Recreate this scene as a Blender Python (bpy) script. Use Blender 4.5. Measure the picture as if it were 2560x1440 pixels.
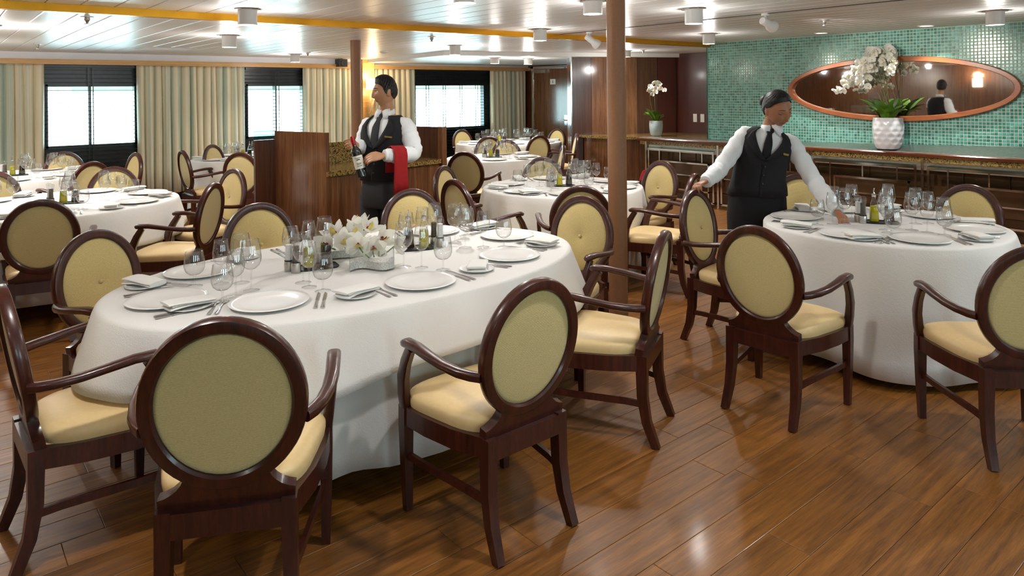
import bpy, math, random
from math import sin, cos, pi, sqrt, radians, atan2
from mathutils import Vector, Matrix
random.seed(7)
SC = bpy.context.scene
for o in list(bpy.data.objects): bpy.data.objects.remove(o)
COL = SC.collection
# ------------------------------------------------------------------ camera
F_PX, CY, YAW, ROLL, EYE = 1769.2, 229.3, radians(39.586), radians(-.5825), 1.6
cam_d = bpy.data.cameras.new('camera'); cam = bpy.data.objects.new('camera', cam_d); COL.objects.link(cam)
_s, _c = sin(YAW), cos(YAW)
_f = Vector((_s, _c, 0)); _r0 = Vector((_c, -_s, 0)); _u0 = Vector((0, 0, 1))
_r = _r0*cos(ROLL) + _u0*sin(ROLL); _u = _u0*cos(ROLL) - _r0*sin(ROLL)
cam.matrix_world = Matrix(((_r.x, _u.x, -_f.x, 0), (_r.y, _u.y, -_f.y, 0), (_r.z, _u.z, -_f.z, EYE), (0, 0, 0, 1)))
cam_d.sensor_width = 36; cam_d.lens = F_PX/2560*36
cam_d.shift_y = (CY-720)/2560; cam_d.clip_start = .05
SC.camera = cam
# ------------------------------------------------------------------ world, exposure
w = bpy.data.worlds.new('daylight'); SC.world = w; w.use_nodes = True
w.node_tree.nodes['Background'].inputs[0].default_value = (.66, .94, 1, 1)
w.node_tree.nodes['Background'].inputs[1].default_value = 12
SC.view_settings.view_transform = 'Standard'; SC.view_settings.look = 'None'
SC.view_settings.gamma = 1; SC.view_settings.exposure = .20; SC.view_settings.use_curve_mapping = False
try:
    SC.cycles.transparent_max_bounces = 24; SC.cycles.max_bounces = 8
    SC.cycles.caustics_reflective = False; SC.cycles.caustics_refractive = False
    SC.cycles.sample_clamp_indirect = 4
except Exception: pass
WARM = (1, .965, .915)
def lamp(name, kind, loc, energy, color=WARM, size=.05, cone=150, blend=.6, target=None, sy=None):
    d = bpy.data.lights.new(name, kind); o = bpy.data.objects.new(name, d); COL.objects.link(o)
    o.location = loc; d.energy = energy; d.color = color
    if kind == 'SPOT': d.spot_size = radians(cone); d.spot_blend = blend; d.shadow_soft_size = size
    elif kind == 'POINT': d.shadow_soft_size = size
    elif kind == 'AREA':
        d.size = size
        if sy: d.shape = 'RECTANGLE'; d.size_y = sy
    if target is not None:
        o.rotation_euler = (Vector(target)-Vector(loc)).to_track_quat('-Z', 'Y').to_euler()
    return o
ZA, ZB, ZC = 2.254, 2.2, 2.14
# portals that guide the sky light in through the three windows
REAR = [(-2.2, -1.4), (.2, 1.0), (2.8, 3.6), (5.3, 6.1)]   # windows on the side behind the camera
for x0, x1, yy, z0, z1 in [(1.25, 2.4, 11.7, .885, 1.765), (3.98, 4.98, 11.7, .885, 1.765), (7.15, 8.88, 11.7, .885, 1.765)]+[(a_, b_, -3.1, .9, 1.9) for a_, b_ in REAR]:
    zc = (z0+z1)/2
    pt = lamp('window_portal', 'AREA', ((x0+x1)/2, yy, zc), 1, (1, 1, 1), x1-x0, sy=z1-z0, target=((x0+x1)/2, 4, zc)); pt.data.cycles.is_portal = True
# ------------------------------------------------------------------ materials
MATS = {}
def rgb(h):
    h = h.lstrip('#'); v = [int(h[i:i+2], 16)/255 for i in (0, 2, 4)]
    return tuple((c/12.92 if c <= .04045 else ((c+.055)/1.055)**2.4) for c in v)
def new_mat(name):
    m = bpy.data.materials.new(name); m.use_nodes = True; MATS[name] = m
    return m, m.node_tree, m.node_tree.nodes['Principled BSDF']
def setin(b, **k):
    for n, v in k.items():
        n = {'spec': 'Specular IOR Level', 'coat': 'Coat Weight', 'coatr': 'Coat Roughness', 'sheen': 'Sheen Weight', 'emis': 'Emission Strength', 'emc': 'Emission Color', 'trans': 'Transmission Weight', 'sub': 'Subsurface Weight', 'aniso': 'Anisotropic'}.get(n, n.capitalize())
        if isinstance(v, tuple) and len(v) == 3: v = (*v, 1)
        b.inputs[n].default_value = v
def noise_tex(nt, scale=(1, 1, 1), s=5, detail=4, coord='Object', dist=0):
    tc = nt.nodes.new('ShaderNodeTexCoord'); mp = nt.nodes.new('ShaderNodeMapping'); mp.inputs['Scale'].default_value = scale
    nz = nt.nodes.new('ShaderNodeTexNoise'); nz.inputs['Scale'].default_value = s; nz.inputs['Detail'].default_value = detail; nz.inputs['Distortion'].default_value = dist
    nt.links.new(tc.outputs[coord], mp.inputs[0]); nt.links.new(mp.outputs[0], nz.inputs['Vector'])
    return nz, mp
def ramp(nt, fac, stops):
    r = nt.nodes.new('ShaderNodeValToRGB'); e = r.color_ramp.elements
    while len(e) < len(stops): e.new(.5)
    for el, (p, c) in zip(e, stops): el.position = p; el.color = (*c, 1)
    nt.links.new(fac, r.inputs[0]); return r
def bump(nt, b, h, strength=.2, dist=.01):
    bp = nt.nodes.new('ShaderNodeBump'); bp.inputs['Strength'].default_value = strength; bp.inputs['Distance'].default_value = dist
    nt.links.new(h, bp.inputs['Height']); nt.links.new(bp.outputs[0], b.inputs['Normal']); return bp
def plain(name, col, rough=.5, metallic=0, nscale=0, var=.12, bumps=0, **k):
    m, nt, b = new_mat(name); setin(b, roughness=rough, metallic=metallic, **k)
    b.inputs['Base Color'].default_value = (*col, 1)
    if nscale:
        nz, _ = noise_tex(nt, s=nscale)
        r = ramp(nt, nz.outputs[0], [(.3, tuple(c*(1-var) for c in col)), (.7, tuple(min(1, c*(1+var)) for c in col))])
        nt.links.new(r.outputs[0], b.inputs['Base Color'])
        if bumps: bump(nt, b, nz.outputs[0], bumps)
    return m
def wood(name, dark, light, rough=.3, coat=.3, scale=(9, 9, .7), s=4, rnd=0, coord='Object'):
    m, nt, b = new_mat(name); setin(b, roughness=rough, coat=coat, coatr=.12)
    nz, mp = noise_tex(nt, scale, s, 6, coord, .6)
    n2, _ = noise_tex(nt, tuple(c*6 for c in scale), s, 3, coord)
    mx = nt.nodes.new('ShaderNodeMix'); mx.data_type = 'FLOAT'; mx.inputs[0].default_value = .35
    nt.links.new(nz.outputs[0], mx.inputs[2]); nt.links.new(n2.outputs[0], mx.inputs[3])
    r = ramp(nt, mx.outputs[0], [(.32, dark), (.52, tuple((a+c)/2 for a, c in zip(dark, light))), (.68, light)])
    out = r.outputs[0]
    if rnd:
        oi_ = nt.nodes.new('ShaderNodeObjectInfo'); gi = nt.nodes.new('ShaderNodeNewGeometry'); su = nt.nodes.new('ShaderNodeMath'); oi = nt.nodes.new('ShaderNodeMath'); oi.operation = 'FRACT'
        nt.links.new(oi_.outputs['Random'], su.inputs[0]); nt.links.new(gi.outputs['Random Per Island'], su.inputs[1]); nt.links.new(su.outputs[0], oi.inputs[0])
        ad = nt.nodes.new('ShaderNodeVectorMath'); ad.operation = 'SCALE'; ad.inputs[0].default_value = (17, 31, 5)
        nt.links.new(oi.outputs[0], ad.inputs['Scale']); nt.links.new(ad.outputs[0], mp.inputs['Location'])
        hs = nt.nodes.new('ShaderNodeHueSaturation')
        mr = nt.nodes.new('ShaderNodeMapRange'); mr.inputs[3].default_value = 1-rnd; mr.inputs[4].default_value = 1+rnd
        nt.links.new(oi.outputs[0], mr.inputs[0]); nt.links.new(mr.outputs[0], hs.inputs['Value']); nt.links.new(out, hs.inputs['Color']); out = hs.outputs[0]
    nt.links.new(out, b.inputs['Base Color']); bump(nt, b, n2.outputs[0], .05)
    return m
wood('mahogany', rgb('2a100c'), rgb('4e2217'), .3, .25, (14, 14, 1.5))
wood('wall_wood', rgb('52331f'), rgb('8a5c3a'), .18, .6, (7, 7, .35))
wood('dark_wall_wood', rgb('3a2015'), rgb('5c3624'), .2, .5, (8, 8, .3))
wood('red_wall_wood', rgb('3a1613'), rgb('57241c'), .3, .2, (40, 40, .2))
wood('pale_wood', rgb('c08e4c'), rgb('dcb070'), .35, .2, (.6, 9, 9))
wood('floor_wood', rgb('5a3511'), rgb('9c6529'), .42, .10, (.6, 10, 10), 4, .12)
wood('counter_wood', rgb('45200f'), rgb('6d3a20'), .25, .5, (6, .4, 6))
plain('floor_gap', rgb('4a2c14'), .6, nscale=20)
plain('cream_leather', rgb('e3c690'), .42, nscale=60, var=.03, bumps=.05)
# woven chair fabric
def woven(name, dk, lt, sx=170, sz=330):
    m, nt, b = new_mat(name); setin(b, roughness=.85, sheen=.3)
    nz, _ = noise_tex(nt, (sx, sx, sz), 1, 2)
    n2, _ = noise_tex(nt, (1, 1, 1), 14, 3)
    wv = nt.nodes.new('ShaderNodeTexWave'); wv.bands_direction = 'Z'; wv.inputs['Scale'].default_value = sz/3.5; wv.inputs['Distortion'].default_value = 1.2; wv.inputs['Detail Scale'].default_value = 3
    tc = nt.nodes.new('ShaderNodeTexCoord'); nt.links.new(tc.outputs['Object'], wv.inputs['Vector'])
    mx = nt.nodes.new('ShaderNodeMix'); mx.data_type = 'FLOAT'; mx.inputs[0].default_value = .55
    nt.links.new(wv.outputs['Fac'], mx.inputs[2]); nt.links.new(nz.outputs[0], mx.inputs[3])
    r = ramp(nt, mx.outputs[0], [(.15, dk), (.75, lt)]); nt.links.new(r.outputs[0], b.inputs['Base Color'])
    bump(nt, b, mx.outputs[0], .45, .002); return m
woven('woven_fabric', rgb('ad9350'), rgb('dcc88c'))
woven('woven_fabric_back', rgb('b9a86c'), rgb('e4d49a'))
def cloth(name, c, s=260):
    m, nt, b = new_mat(name); setin(b, roughness=.85, sheen=.2 if c[0] > .5 else 0.0, spec=.3); b.inputs['Base Color'].default_value = (*c, 1)
    nz, _ = noise_tex(nt, (1, 1, 1), s, 2); n2, _ = noise_tex(nt, (1, 1, 1), 26, 4, dist=2.2)
    mx = nt.nodes.new('ShaderNodeMath'); mx.operation = 'ADD'
    nt.links.new(nz.outputs[0], mx.inputs[0]); nt.links.new(n2.outputs[0], mx.inputs[1])
    bump(nt, b, mx.outputs[0], .3, .004); return m
cloth('white_linen', (.80, .79, .77)); cloth('napkin_linen', (.84, .83, .80), 400)
cloth('shirt_cotton', (.80, .82, .84), 150); cloth('black_suiting', (.012, .012, .014), 300)
cloth('charcoal_suiting', (.03, .031, .035), 300); cloth('red_napkin', rgb('8e1418'), 200)
plain('porcelain', (.90, .90, .89), .16, coat=.15, nscale=3, var=.01)
plain('steel', (.78, .78, .80), .13, 1, nscale=40, var=.05)
plain('brushed_steel', (.6, .58, .54), .32, 1, nscale=30, var=.1)
plain('chrome', (.8, .78, .74), .1, 1, nscale=8, var=.03)
plain('brass', rgb('dc9a22'), .25, .75, nscale=6, var=.1)
plain('white_paint', (.78, .78, .76), .35, nscale=8, var=.02)
plain('fascia_paint', (.84, .85, .90), .5, nscale=3, var=.03)
plain('dark_gap', (.03, .03, .03), .7, nscale=9)
plain('window_frame', rgb('1c2224'), .3, nscale=14, var=.3)
plain('black_plastic', (.015, .015, .017), .4, nscale=30, var=.2)
plain('column_bronze', rgb('8a6040'), .5, nscale=60, var=.06)
plain('mirror', (.86, .84, .80), .02, 1, nscale=2, var=.02)
plain('grout', rgb('d0d4ba'), .8, nscale=40, var=.08)
plain('cork', rgb('c79a62'), .8, nscale=60, var=.25)
plain('red_foil', rgb('9c1420'), .3, .3, nscale=20)
plain('pebbles', (.78, .77, .72), .6, nscale=150, var=.3, bumps=.5)
plain('moss', rgb('b88a3c'), .9, nscale=70, var=.4, bumps=.6)
plain('leaf_green', rgb('4f7a24'), .3, nscale=9, var=.3, coat=.2)
plain('stem_green', rgb('4a4a22'), .5, nscale=30, var=.3)
plain('petal_white', (.93, .92, .86), .6, nscale=20, var=.05, sub=.0)
m = MATS['petal_white']; nt = m.node_tree; b = nt.nodes['Principled BSDF']   # thin petals let light through
tl_ = nt.nodes.new('ShaderNodeBsdfTranslucent'); tl_.inputs[0].default_value = (.93, .92, .84, 1); ms = nt.nodes.new('ShaderNodeMixShader'); ms.inputs[0].default_value = .4
nt.links.new(b.outputs[0], ms.inputs[1]); nt.links.new(tl_.outputs[0], ms.inputs[2]); nt.links.new(ms.outputs[0], nt.nodes['Material Output'].inputs[0])
plain('petal_yellow', rgb('e3cf72'), .5, nscale=30, var=.2)
plain('petal_red', rgb('9c2336'), .5, nscale=30, var=.2)
plain('skin_tan', rgb('9c6a4c'), .45, nscale=25, var=.05, sub=.04)
plain('skin_light', rgb('b0805f'), .45, nscale=25, var=.05, sub=.04)
plain('lips', rgb('96443e'), .4, nscale=30); plain('lips_man', rgb('9d6250'), .5, nscale=30)
plain('hair_black', (.010, .009, .009), .45, nscale=60, var=.4, bumps=.25, spec=.3)
plain('eye_white', (.8, .78, .74), .2, nscale=9, var=.02); plain('iris', (.03, .015, .01), .15, nscale=9)
plain('twig', rgb('b7a27c'), .7, nscale=40, var=.3)
plain('olive_oil', rgb('d2c800'), .1, nscale=10, var=.1, trans=.25)
plain('balsamic', rgb('2a1812'), .1, nscale=10)
plain('peppercorn', rgb('4a4038'), .6, nscale=90, var=.6); plain('salt', (.85, .85, .84), .7, nscale=90, var=.1)
plain('wine_black', (.012, .014, .012), .08, nscale=9, coat=.6)
plain('label_paper', (.80, .78, .68), .6, nscale=30, var=.06); plain('ink', (.12, .10, .09), .6, nscale=9)
plain('gold_badge', rgb('b8924c'), .3, .9, nscale=20)
plain('pot_blue', rgb('aab9bc'), .35, nscale=8, var=.2); plain('pot_silver', (.66, .66, .68), .22, nscale=5, var=.1, coat=.6)
plain('mirror_tile', rgb('5a432c'), .2, .55, nscale=4, var=.25, coat=.4)
plain('exterior_deck', rgb('c4d2b4'), .7, nscale=2, var=.1)
# granite
m, nt, b = new_mat('granite'); setin(b, roughness=.18, coat=.4)
vz = nt.nodes.new('ShaderNodeTexVoronoi'); vz.inputs['Scale'].default_value = 110
tc = nt.nodes.new('ShaderNodeTexCoord'); nt.links.new(tc.outputs['Object'], vz.inputs['Vector'])
nz, _ = noise_tex(nt, s=45, detail=5)
mx = nt.nodes.new('ShaderNodeMix'); mx.data_type = 'FLOAT'; mx.inputs[0].default_value = .6
nt.links.new(vz.outputs['Color'], mx.inputs[2]); nt.links.new(nz.outputs[0], mx.inputs[3])
r = ramp(nt, mx.outputs[0], [(.36, rgb('30261a')), (.5, rgb('8a6f3e')), (.6, rgb('b8974f')), (.72, rgb('6b5c44'))]); nt.links.new(r.outputs[0], b.inputs['Base Color'])
# curtain: vertical satin stripes
m, nt, b = new_mat('curtain_satin'); setin(b, roughness=.5, sheen=.4)
nz, _ = noise_tex(nt, (14, .2, .02), 1, 2)
r = ramp(nt, nz.outputs[0], [(.36, rgb('b4c4b4')), (.47, rgb('e6dcbc')), (.56, rgb('ebe2c6')), (.66, rgb('bccab8'))]); nt.links.new(r.outputs[0], b.inputs['Base Color'])
# ceiling panels: lacquered metal, faint cross streaks
m, nt, b = new_mat('ceiling_lacquer'); setin(b, roughness=.33, spec=.7); b.inputs['Base Color'].default_value = (.86, .86, .86, 1)
nz, _ = noise_tex(nt, (1.2, 26, 1), 1, 3); bump(nt, b, nz.outputs[0], .10, .01)
# mosaic
m, nt, b = new_mat('mosaic_glass'); setin(b, roughness=.2, coat=.5, coatr=.15)
gm = nt.nodes.new('ShaderNodeNewGeometry'); oi = nt.nodes.new('ShaderNodeObjectInfo')
ad = nt.nodes.new('ShaderNodeMath'); ad.operation = 'ADD'; vz = nt.nodes.new('ShaderNodeMath'); vz.operation = 'FRACT'
nt.links.new(gm.outputs['Random Per Island'], ad.inputs[0]); nt.links.new(oi.outputs['Random'], ad.inputs[1]); nt.links.new(ad.outputs[0], vz.inputs[0])
r = ramp(nt, vz.outputs[0], [(0, rgb('2a746b')), (.5, rgb('3f938a')), (1, rgb('62b0aa'))]); nt.links.new(r.outputs[0], b.inputs['Base Color'])
# clear glass: thin sheets that let light through and mirror at grazing angles
def thin_glass(name, tint=(.992, .995, .995), edge=(.80, .84, .84), refl=1.0):
    m = bpy.data.materials.new(name); m.use_nodes = True; MATS[name] = m; nt = m.node_tree; nt.nodes.remove(nt.nodes['Principled BSDF'])
    lw = nt.nodes.new('ShaderNodeLayerWeight'); lw.inputs['Blend'].default_value = .5
    tr = nt.nodes.new('ShaderNodeBsdfTransparent'); gl = nt.nodes.new('ShaderNodeBsdfGlossy'); gl.inputs['Roughness'].default_value = .015
    r = ramp(nt, lw.outputs['Facing'], [(.72, tint), (1, edge)]); nt.links.new(r.outputs[0], tr.inputs[0])
    mu = nt.nodes.new('ShaderNodeMapRange'); mu.inputs[1].default_value = .0; mu.inputs[2].default_value = 1; mu.inputs[3].default_value = .085*refl; mu.inputs[4].default_value = .85*refl
    pw = nt.nodes.new('ShaderNodeMath'); pw.operation = 'POWER'; pw.inputs[1].default_value = 3.5; nt.links.new(lw.outputs['Facing'], pw.inputs[0]); nt.links.new(pw.outputs[0], mu.inputs[0])
    ms = nt.nodes.new('ShaderNodeMixShader'); nt.links.new(mu.outputs[0], ms.inputs[0]); nt.links.new(tr.outputs[0], ms.inputs[1]); nt.links.new(gl.outputs[0], ms.inputs[2])
    nt.links.new(ms.outputs[0], nt.nodes['Material Output'].inputs[0]); return m
thin_glass('clear_glass'); thin_glass('teal_glass', (.45, .75, .72), (.2, .55, .5)); thin_glass('pane_glass', (.97, 1, 1), (.7, .9, .9), .5)
def glow(name, c, s):
    m, nt, b = new_mat(name); setin(b, emc=c, emis=s, roughness=.4); b.inputs['Base Color'].default_value = (*c, 1); return m
glow('lamp_glow', (1, .95, .85), 9); glow('shade_glow', (1, .88, .68), 3.2); glow('strip_glow', (.9, .95, .85), 1.6)
# ------------------------------------------------------------------ mesh helpers
class MB:
    def __init__(s): s.v = []; s.f = []; s.m = []; s.cur = 0
    def add(s, vs, fs):
        n = len(s.v); s.v += [tuple(p) for p in vs]; s.f += [tuple(i+n for i in f) for f in fs]; s.m += [s.cur]*len(fs); return s
    def box(s, x0, x1, y0, y1, z0, z1):
        return s.add([(x0, y0, z0), (x1, y0, z0), (x1, y1, z0), (x0, y1, z0), (x0, y0, z1), (x1, y0, z1), (x1, y1, z1), (x0, y1, z1)],
                     [(3, 2, 1, 0), (4, 5, 6, 7), (0, 1, 5, 4), (1, 2, 6, 5), (2, 3, 7, 6), (3, 0, 4, 7)])
    def prism(s, poly, z0, z1):
        n = len(poly)
        return s.add([(x, y, z0) for x, y in poly]+[(x, y, z1) for x, y in poly],
                     [tuple(range(n))[::-1], tuple(range(n, 2*n))]+[(i, (i+1) % n, n+(i+1) % n, n+i) for i in range(n)])
    def rings(s, R, closed=False, capa=True, capb=True):
        n = len(R[0]); k = len(R); vs = [p for r in R for p in r]; fs = []
        for a in range(k if closed else k-1):
            b = (a+1) % k
            for i in range(n): j = (i+1) % n; fs.append((a*n+i, a*n+j, b*n+j, b*n+i))
        if not closed:
            if capa: fs.append(tuple(range(n))[::-1])
            if capb: fs.append(tuple(range((k-1)*n, k*n)))
        return s.add(vs, fs)
    def lathe(s, prof, n=20, c=(0, 0, 0), caps=True):
        return s.rings([[(c[0]+r*cos(2*pi*i/n), c[1]+r*sin(2*pi*i/n), c[2]+z) for i in range(n)] for r, z in prof], capa=caps, capb=caps)
    def tube(s, path, rad, n=10, up=(0, 0, 1), sq=None, capa=True, capb=True):
        # rad: number or list of r / (rx, ry); sq = superellipse exponent
        P = [Vector(p) for p in path]; R = []; up = Vector(up)
        for i, p in enumerate(P):
            t = (P[min(i+1, len(P)-1)]-P[max(i-1, 0)]).normalized()
            a = t.cross(up)
            if a.length < 1e-4: a = t.cross(Vector((0, 1, .01)))
            a.normalize(); b = a.cross(t).normalized()
            q = rad[i] if isinstance(rad, list) else rad
            rx, ry = q if isinstance(q, tuple) else (q, q)
            ring = []
            for k in range(n):
                th = 2*pi*(k+.5)/n; cx, sy = cos(th), sin(th)
                if sq: cx = math.copysign(abs(cx)**(2/sq), cx); sy = math.copysign(abs(sy)**(2/sq), sy)
                ring.append(p+a*rx*cx+b*ry*sy)
            R.append(ring)
        return s.rings(R, capa=capa, capb=capb)
    def ball(s, c, r, n=12, k=8):
        rx, ry, rz = r if isinstance(r, tuple) else (r, r, r)
        return s.rings([[(c[0]+rx*sin(pi*(a+.02)/(k+.04))*cos(2*pi*i/n), c[1]+ry*sin(pi*(a+.02)/(k+.04))*sin(2*pi*i/n), c[2]-rz*cos(pi*(a+.02)/(k+.04))) for i in range(n)] for a in range(k+1)])
    def xf(s, M, start=0):
        for i in range(start, len(s.v)): s.v[i] = tuple(M @ Vector(s.v[i]))
        return s
    def mesh(s, name, mats, smooth=True, angle=40):
        me = bpy.data.meshes.new(name); me.from_pydata(s.v, [], s.f)
        for mt in (mats if isinstance(mats, (list, tuple)) else [mats]): me.materials.append(MATS[mt])
        if isinstance(mats, (list, tuple)): me.polygons.foreach_set('material_index', s.m)
        if smooth:
            me.polygons.foreach_set('use_smooth', [True]*len(s.f))
            try: me.set_sharp_from_angle(angle=radians(angle))
            except Exception: pass
        me.update(); return me
    def build(s, name, mats, parent=None, smooth=True, loc=None, rotz=0, angle=40):
        o = bpy.data.objects.new(name, s.mesh(name, mats, smooth, angle)); COL.objects.link(o)
        if parent: o.parent = parent
        if loc: o.location = loc
        if rotz: o.rotation_euler.z = rotz
        return o
def tag(o, label, cat, group=None, kind=None):
    if label: o['label'] = label
    if cat: o['category'] = cat
    if group: o['group'] = group
    if kind: o['kind'] = kind
    return o
def thing(name, label, cat, loc=(0, 0, 0), rotz=0, group=None):
    o = bpy.data.objects.new(name, None); COL.objects.link(o); o.empty_display_size = .05
    o.location = loc; o.rotation_euler = (0, 0, rotz); return tag(o, label, cat, group)
def struct(o): o['kind'] = 'structure'; return o
def kids(o): return KIDS.setdefault(o.name, [c for c in bpy.data.objects if c.parent == o])
KIDS = {}
def dup(src, loc, rotz=0, label=None, group=None):
    def cp(o, par):
        c = o.copy(); COL.objects.link(c)
        if par: c.parent = par
        for k in kids(o): cp(k, c)
        return c
    r = cp(src, None); r.location = loc; r.rotation_euler = (0, 0, rotz)
    if label: r['label'] = label
    if group: r['group'] = group
    return r
def inst(name, me, parent=None, loc=(0, 0, 0), rot=(0, 0, 0), scale=None):
    o = bpy.data.objects.new(name, me); COL.objects.link(o)
    if parent: o.parent = parent
    o.location = loc; o.rotation_euler = rot
    if scale: o.scale = scale
    return o
# ================================================================== THE SETTING
XL, XR, YF, YW = -4.0, 9.88, -3.0, 11.62
# floor: a dark base and planks that run along X
fl = struct(MB().box(XL-.2, XR+.2, YF-.2, YW+.2, -.08, -.012).build('floor', 'floor_gap', smooth=False))
PW, PL = .1604, 1.22
def plank_mb(mb, x, y, L=PL):
    g, c = .0007, .0018
    a = [(x+g, y+g), (x+L-g, y+g), (x+L-g, y+PW-g), (x+g, y+PW-g)]
    b = [(x+g+c, y+g+c), (x+L-g-c, y+g+c), (x+L-g-c, y+PW-g-c), (x+g+c, y+PW-g-c)]
    return mb.rings([[(p[0], p[1], -.014) for p in a], [(p[0], p[1], -c*.6) for p in a], [(p[0], p[1], 0) for p in b]], capa=False)
pm = plank_mb(MB(), 0, 0).mesh('plank', 'floor_wood', False)
rest = MB(); npl = 0
y = 1.2291-PW*27
rows = []
while y < YW: rows.append(y); y += PW
for y in rows:
    x = XL-random.random()*PL
    while x < XR:
        vis = y > .25 and x+PL > .2 and x < 6.3 and atan2(x+.6, y+.3) > -.05
        if vis and npl < 298 and y < 7: inst('plank', pm, fl, (x, y, 0)); npl += 1
        else: plank_mb(rest, x, y)
        x += PL
tag(rest.build('planking', 'floor_wood', fl, False), None, None, kind='stuff')
# ceiling
ce = struct(MB().box(XL-.2, XR+.2, YF-.2, YW+.2, 2.285, 2.4).build('ceiling', 'dark_gap', smooth=False))
CP = .2155
def panel_me(L):
    g, c = .003, .004; w = CP-g
    prof = [(g, .03), (g, c), (g+c, 0), (w-c, 0), (w, c), (w, .03)]
    return MB().rings([[(px, yy, pz) for px, pz in prof] for yy in (0, L)]).mesh('ceiling_panel', 'ceiling_lacquer', False)
pa, pb = panel_me(5.885-YF), panel_me(YW-5.955)
x = .64-CP*22
while x < XR:
    if x < 8.6: inst('panel', pa, ce, (x, YF, ZA))
    inst('panel', pb, ce, (x, 5.955, ZB)); x += CP
tag(MB().box(5.585, 5.605, 0, 5.88, ZA-.004, ZA+.02).build('shadow_gap', 'dark_gap', ce, False), None, None)
struct(MB().box(XL, 8.5, 5.885, 5.955, ZB-.002, 2.29).build('trim_1', 'brass', smooth=False))
struct(MB().prism([(5.81, 8.57), (9.62, 7.25), (XR, 7.25), (XR, 11.45), (6.04, 11.45)], ZC, ZB+.02).build('trim_2', 'white_paint', smooth=False))
# window wall with three openings
WIN = [(1.262, 2.385), (4.0, 4.97), (7.18, 8.86)]
wb = MB(); edges = [XL]+[e for wv in WIN for e in wv]+[XR]
for i in range(0, len(edges), 2): wb.box(edges[i], edges[i+1], YW, YW+.12, 0, 2.4)
for x0, x1 in WIN: wb.box(x0, x1, YW, YW+.12, 0, .885); wb.box(x0, x1, YW, YW+.12, 1.765, 2.4)
struct(wb.build('wall_back', 'window_frame', smooth=False))
struct(MB().box(XL, XR, 11.40, YW, 2.107, ZB+.01).build('trim_3', 'fascia_paint', smooth=False))
struct(MB().box(XL, XR, 11.35, YW, 2.037, 2.107).build('trim_4', 'pale_wood', smooth=False))
for n, (x0, x1) in enumerate(WIN):
    fr = MB(); t = .025
    fr.box(x0, x0+t, YW-.02, YW+.1, .885, 1.765); fr.box(x1-t, x1, YW-.02, YW+.1, .885, 1.765); fr.box(x0, x1, YW-.02, YW+.1, .885, .885+t); fr.box(x0, x1, YW-.02, YW+.1, 1.765-t, 1.765)
    wn = struct(fr.build('window_%d' % (n+1), 'window_frame', smooth=False)); mid = (x0+x1)/2-.03*(n == 0)
    cuts = [x0+t, x1-t] if n == 2 else [x0+t, mid-.012, mid+.012, x1-t]
    if n < 2: MB().box(mid-.012, mid+.012, YW-.02, YW+.1, .9, 1.75).build('mullion', 'window_frame', wn, False)
    for i in range(0, len(cuts), 2): MB().box(cuts[i], cuts[i+1], YW+.05, YW+.056, .9, 1.75).build('pane', 'pane_glass', wn, False)
    bl = thing('venetian_blind', ['dark open venetian blind in the left window beside a wide curtain', 'dark open venetian blind in the middle window above the wood partition', 'dark venetian blind with four ladder cords in the right window'][n], 'blind', ((x0+x1)/2, 11.56, 0), group='window blinds')
    hw = (x1-x0)/2+.03
    sm = MB().box(-hw, hw, -.025, .025, -.0022, .0022).mesh('slat', 'window_frame', False)
    z = .30
    while z < 2.0: inst('slat', sm, bl, (0, 0, z), (radians(4), 0, 0)); z += .0575
    MB().box(-hw, hw, -.02, .02, 2.0, 2.036).build('head_rail', 'window_frame', bl, False)
    MB().box(-hw, hw, -.016, .016, .262, .28).build('bottom_rail', 'window_frame', bl, False)
    for u in ((.0,) if n < 2 else (-.68, -.23, .23, .68)):
        for dx in (-.028, .028): MB().box(u*hw+dx-(.03 if n == 0 else 0)-.006, u*hw+dx-(.03 if n == 0 else 0)+.006, -.021, -.016, .28, 2.0).build('ladder_cord', 'window_frame', bl, False)
tag(MB().box(-6, 13, 12.5, 13.4, 1.66, 3.4).build('deck_overhang', 'exterior_deck', smooth=False), 'pale green deck overhang outside the windows', 'overhang')
# plain walls
struct(MB().box(XL-.15, XL, YF-.2, YW+.2, 0, 2.4).build('wall_left', 'wall_wood', smooth=False))
wf = MB(); ed = [XL-.15]+[e for q in REAR for e in q]+[XR+.2]
for i in range(0, len(ed), 2): wf.box(ed[i], ed[i+1], YF-.15, YF, 0, 2.4)
for q in REAR: wf.box(q[0], q[1], YF-.15, YF, 0, .9); wf.box(q[0], q[1], YF-.15, YF, 1.9, 2.4)
struct(wf.build('wall_front', 'wall_wood', smooth=False))
for i, q in enumerate(REAR):
    fr = MB(); x0, x1 = q; fr.box(x0, x0+.03, YF-.1, YF+.02, .9, 1.9); fr.box(x1-.03, x1, YF-.1, YF+.02, .9, 1.9); fr.box(x0, x1, YF-.1, YF+.02, .9, .93); fr.box(x0, x1, YF-.1, YF+.02, 1.87, 1.9); fr.box((x0+x1)/2-.015, (x0+x1)/2+.015, YF-.1, YF+.02, .9, 1.9)
    struct(fr.build('window_%d' % (i+4), 'window_frame', smooth=False))
ws = struct(MB().box(XR, XR+.15, 5.94, YW+.2, 0, 2.4).build('wall_side', 'dark_wall_wood', smooth=False))
struct(MB().box(9.6, XR, 5.94, 7.32, 0, 2.4).build('wall_niche', 'red_wall_wood', smooth=False))
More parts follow.
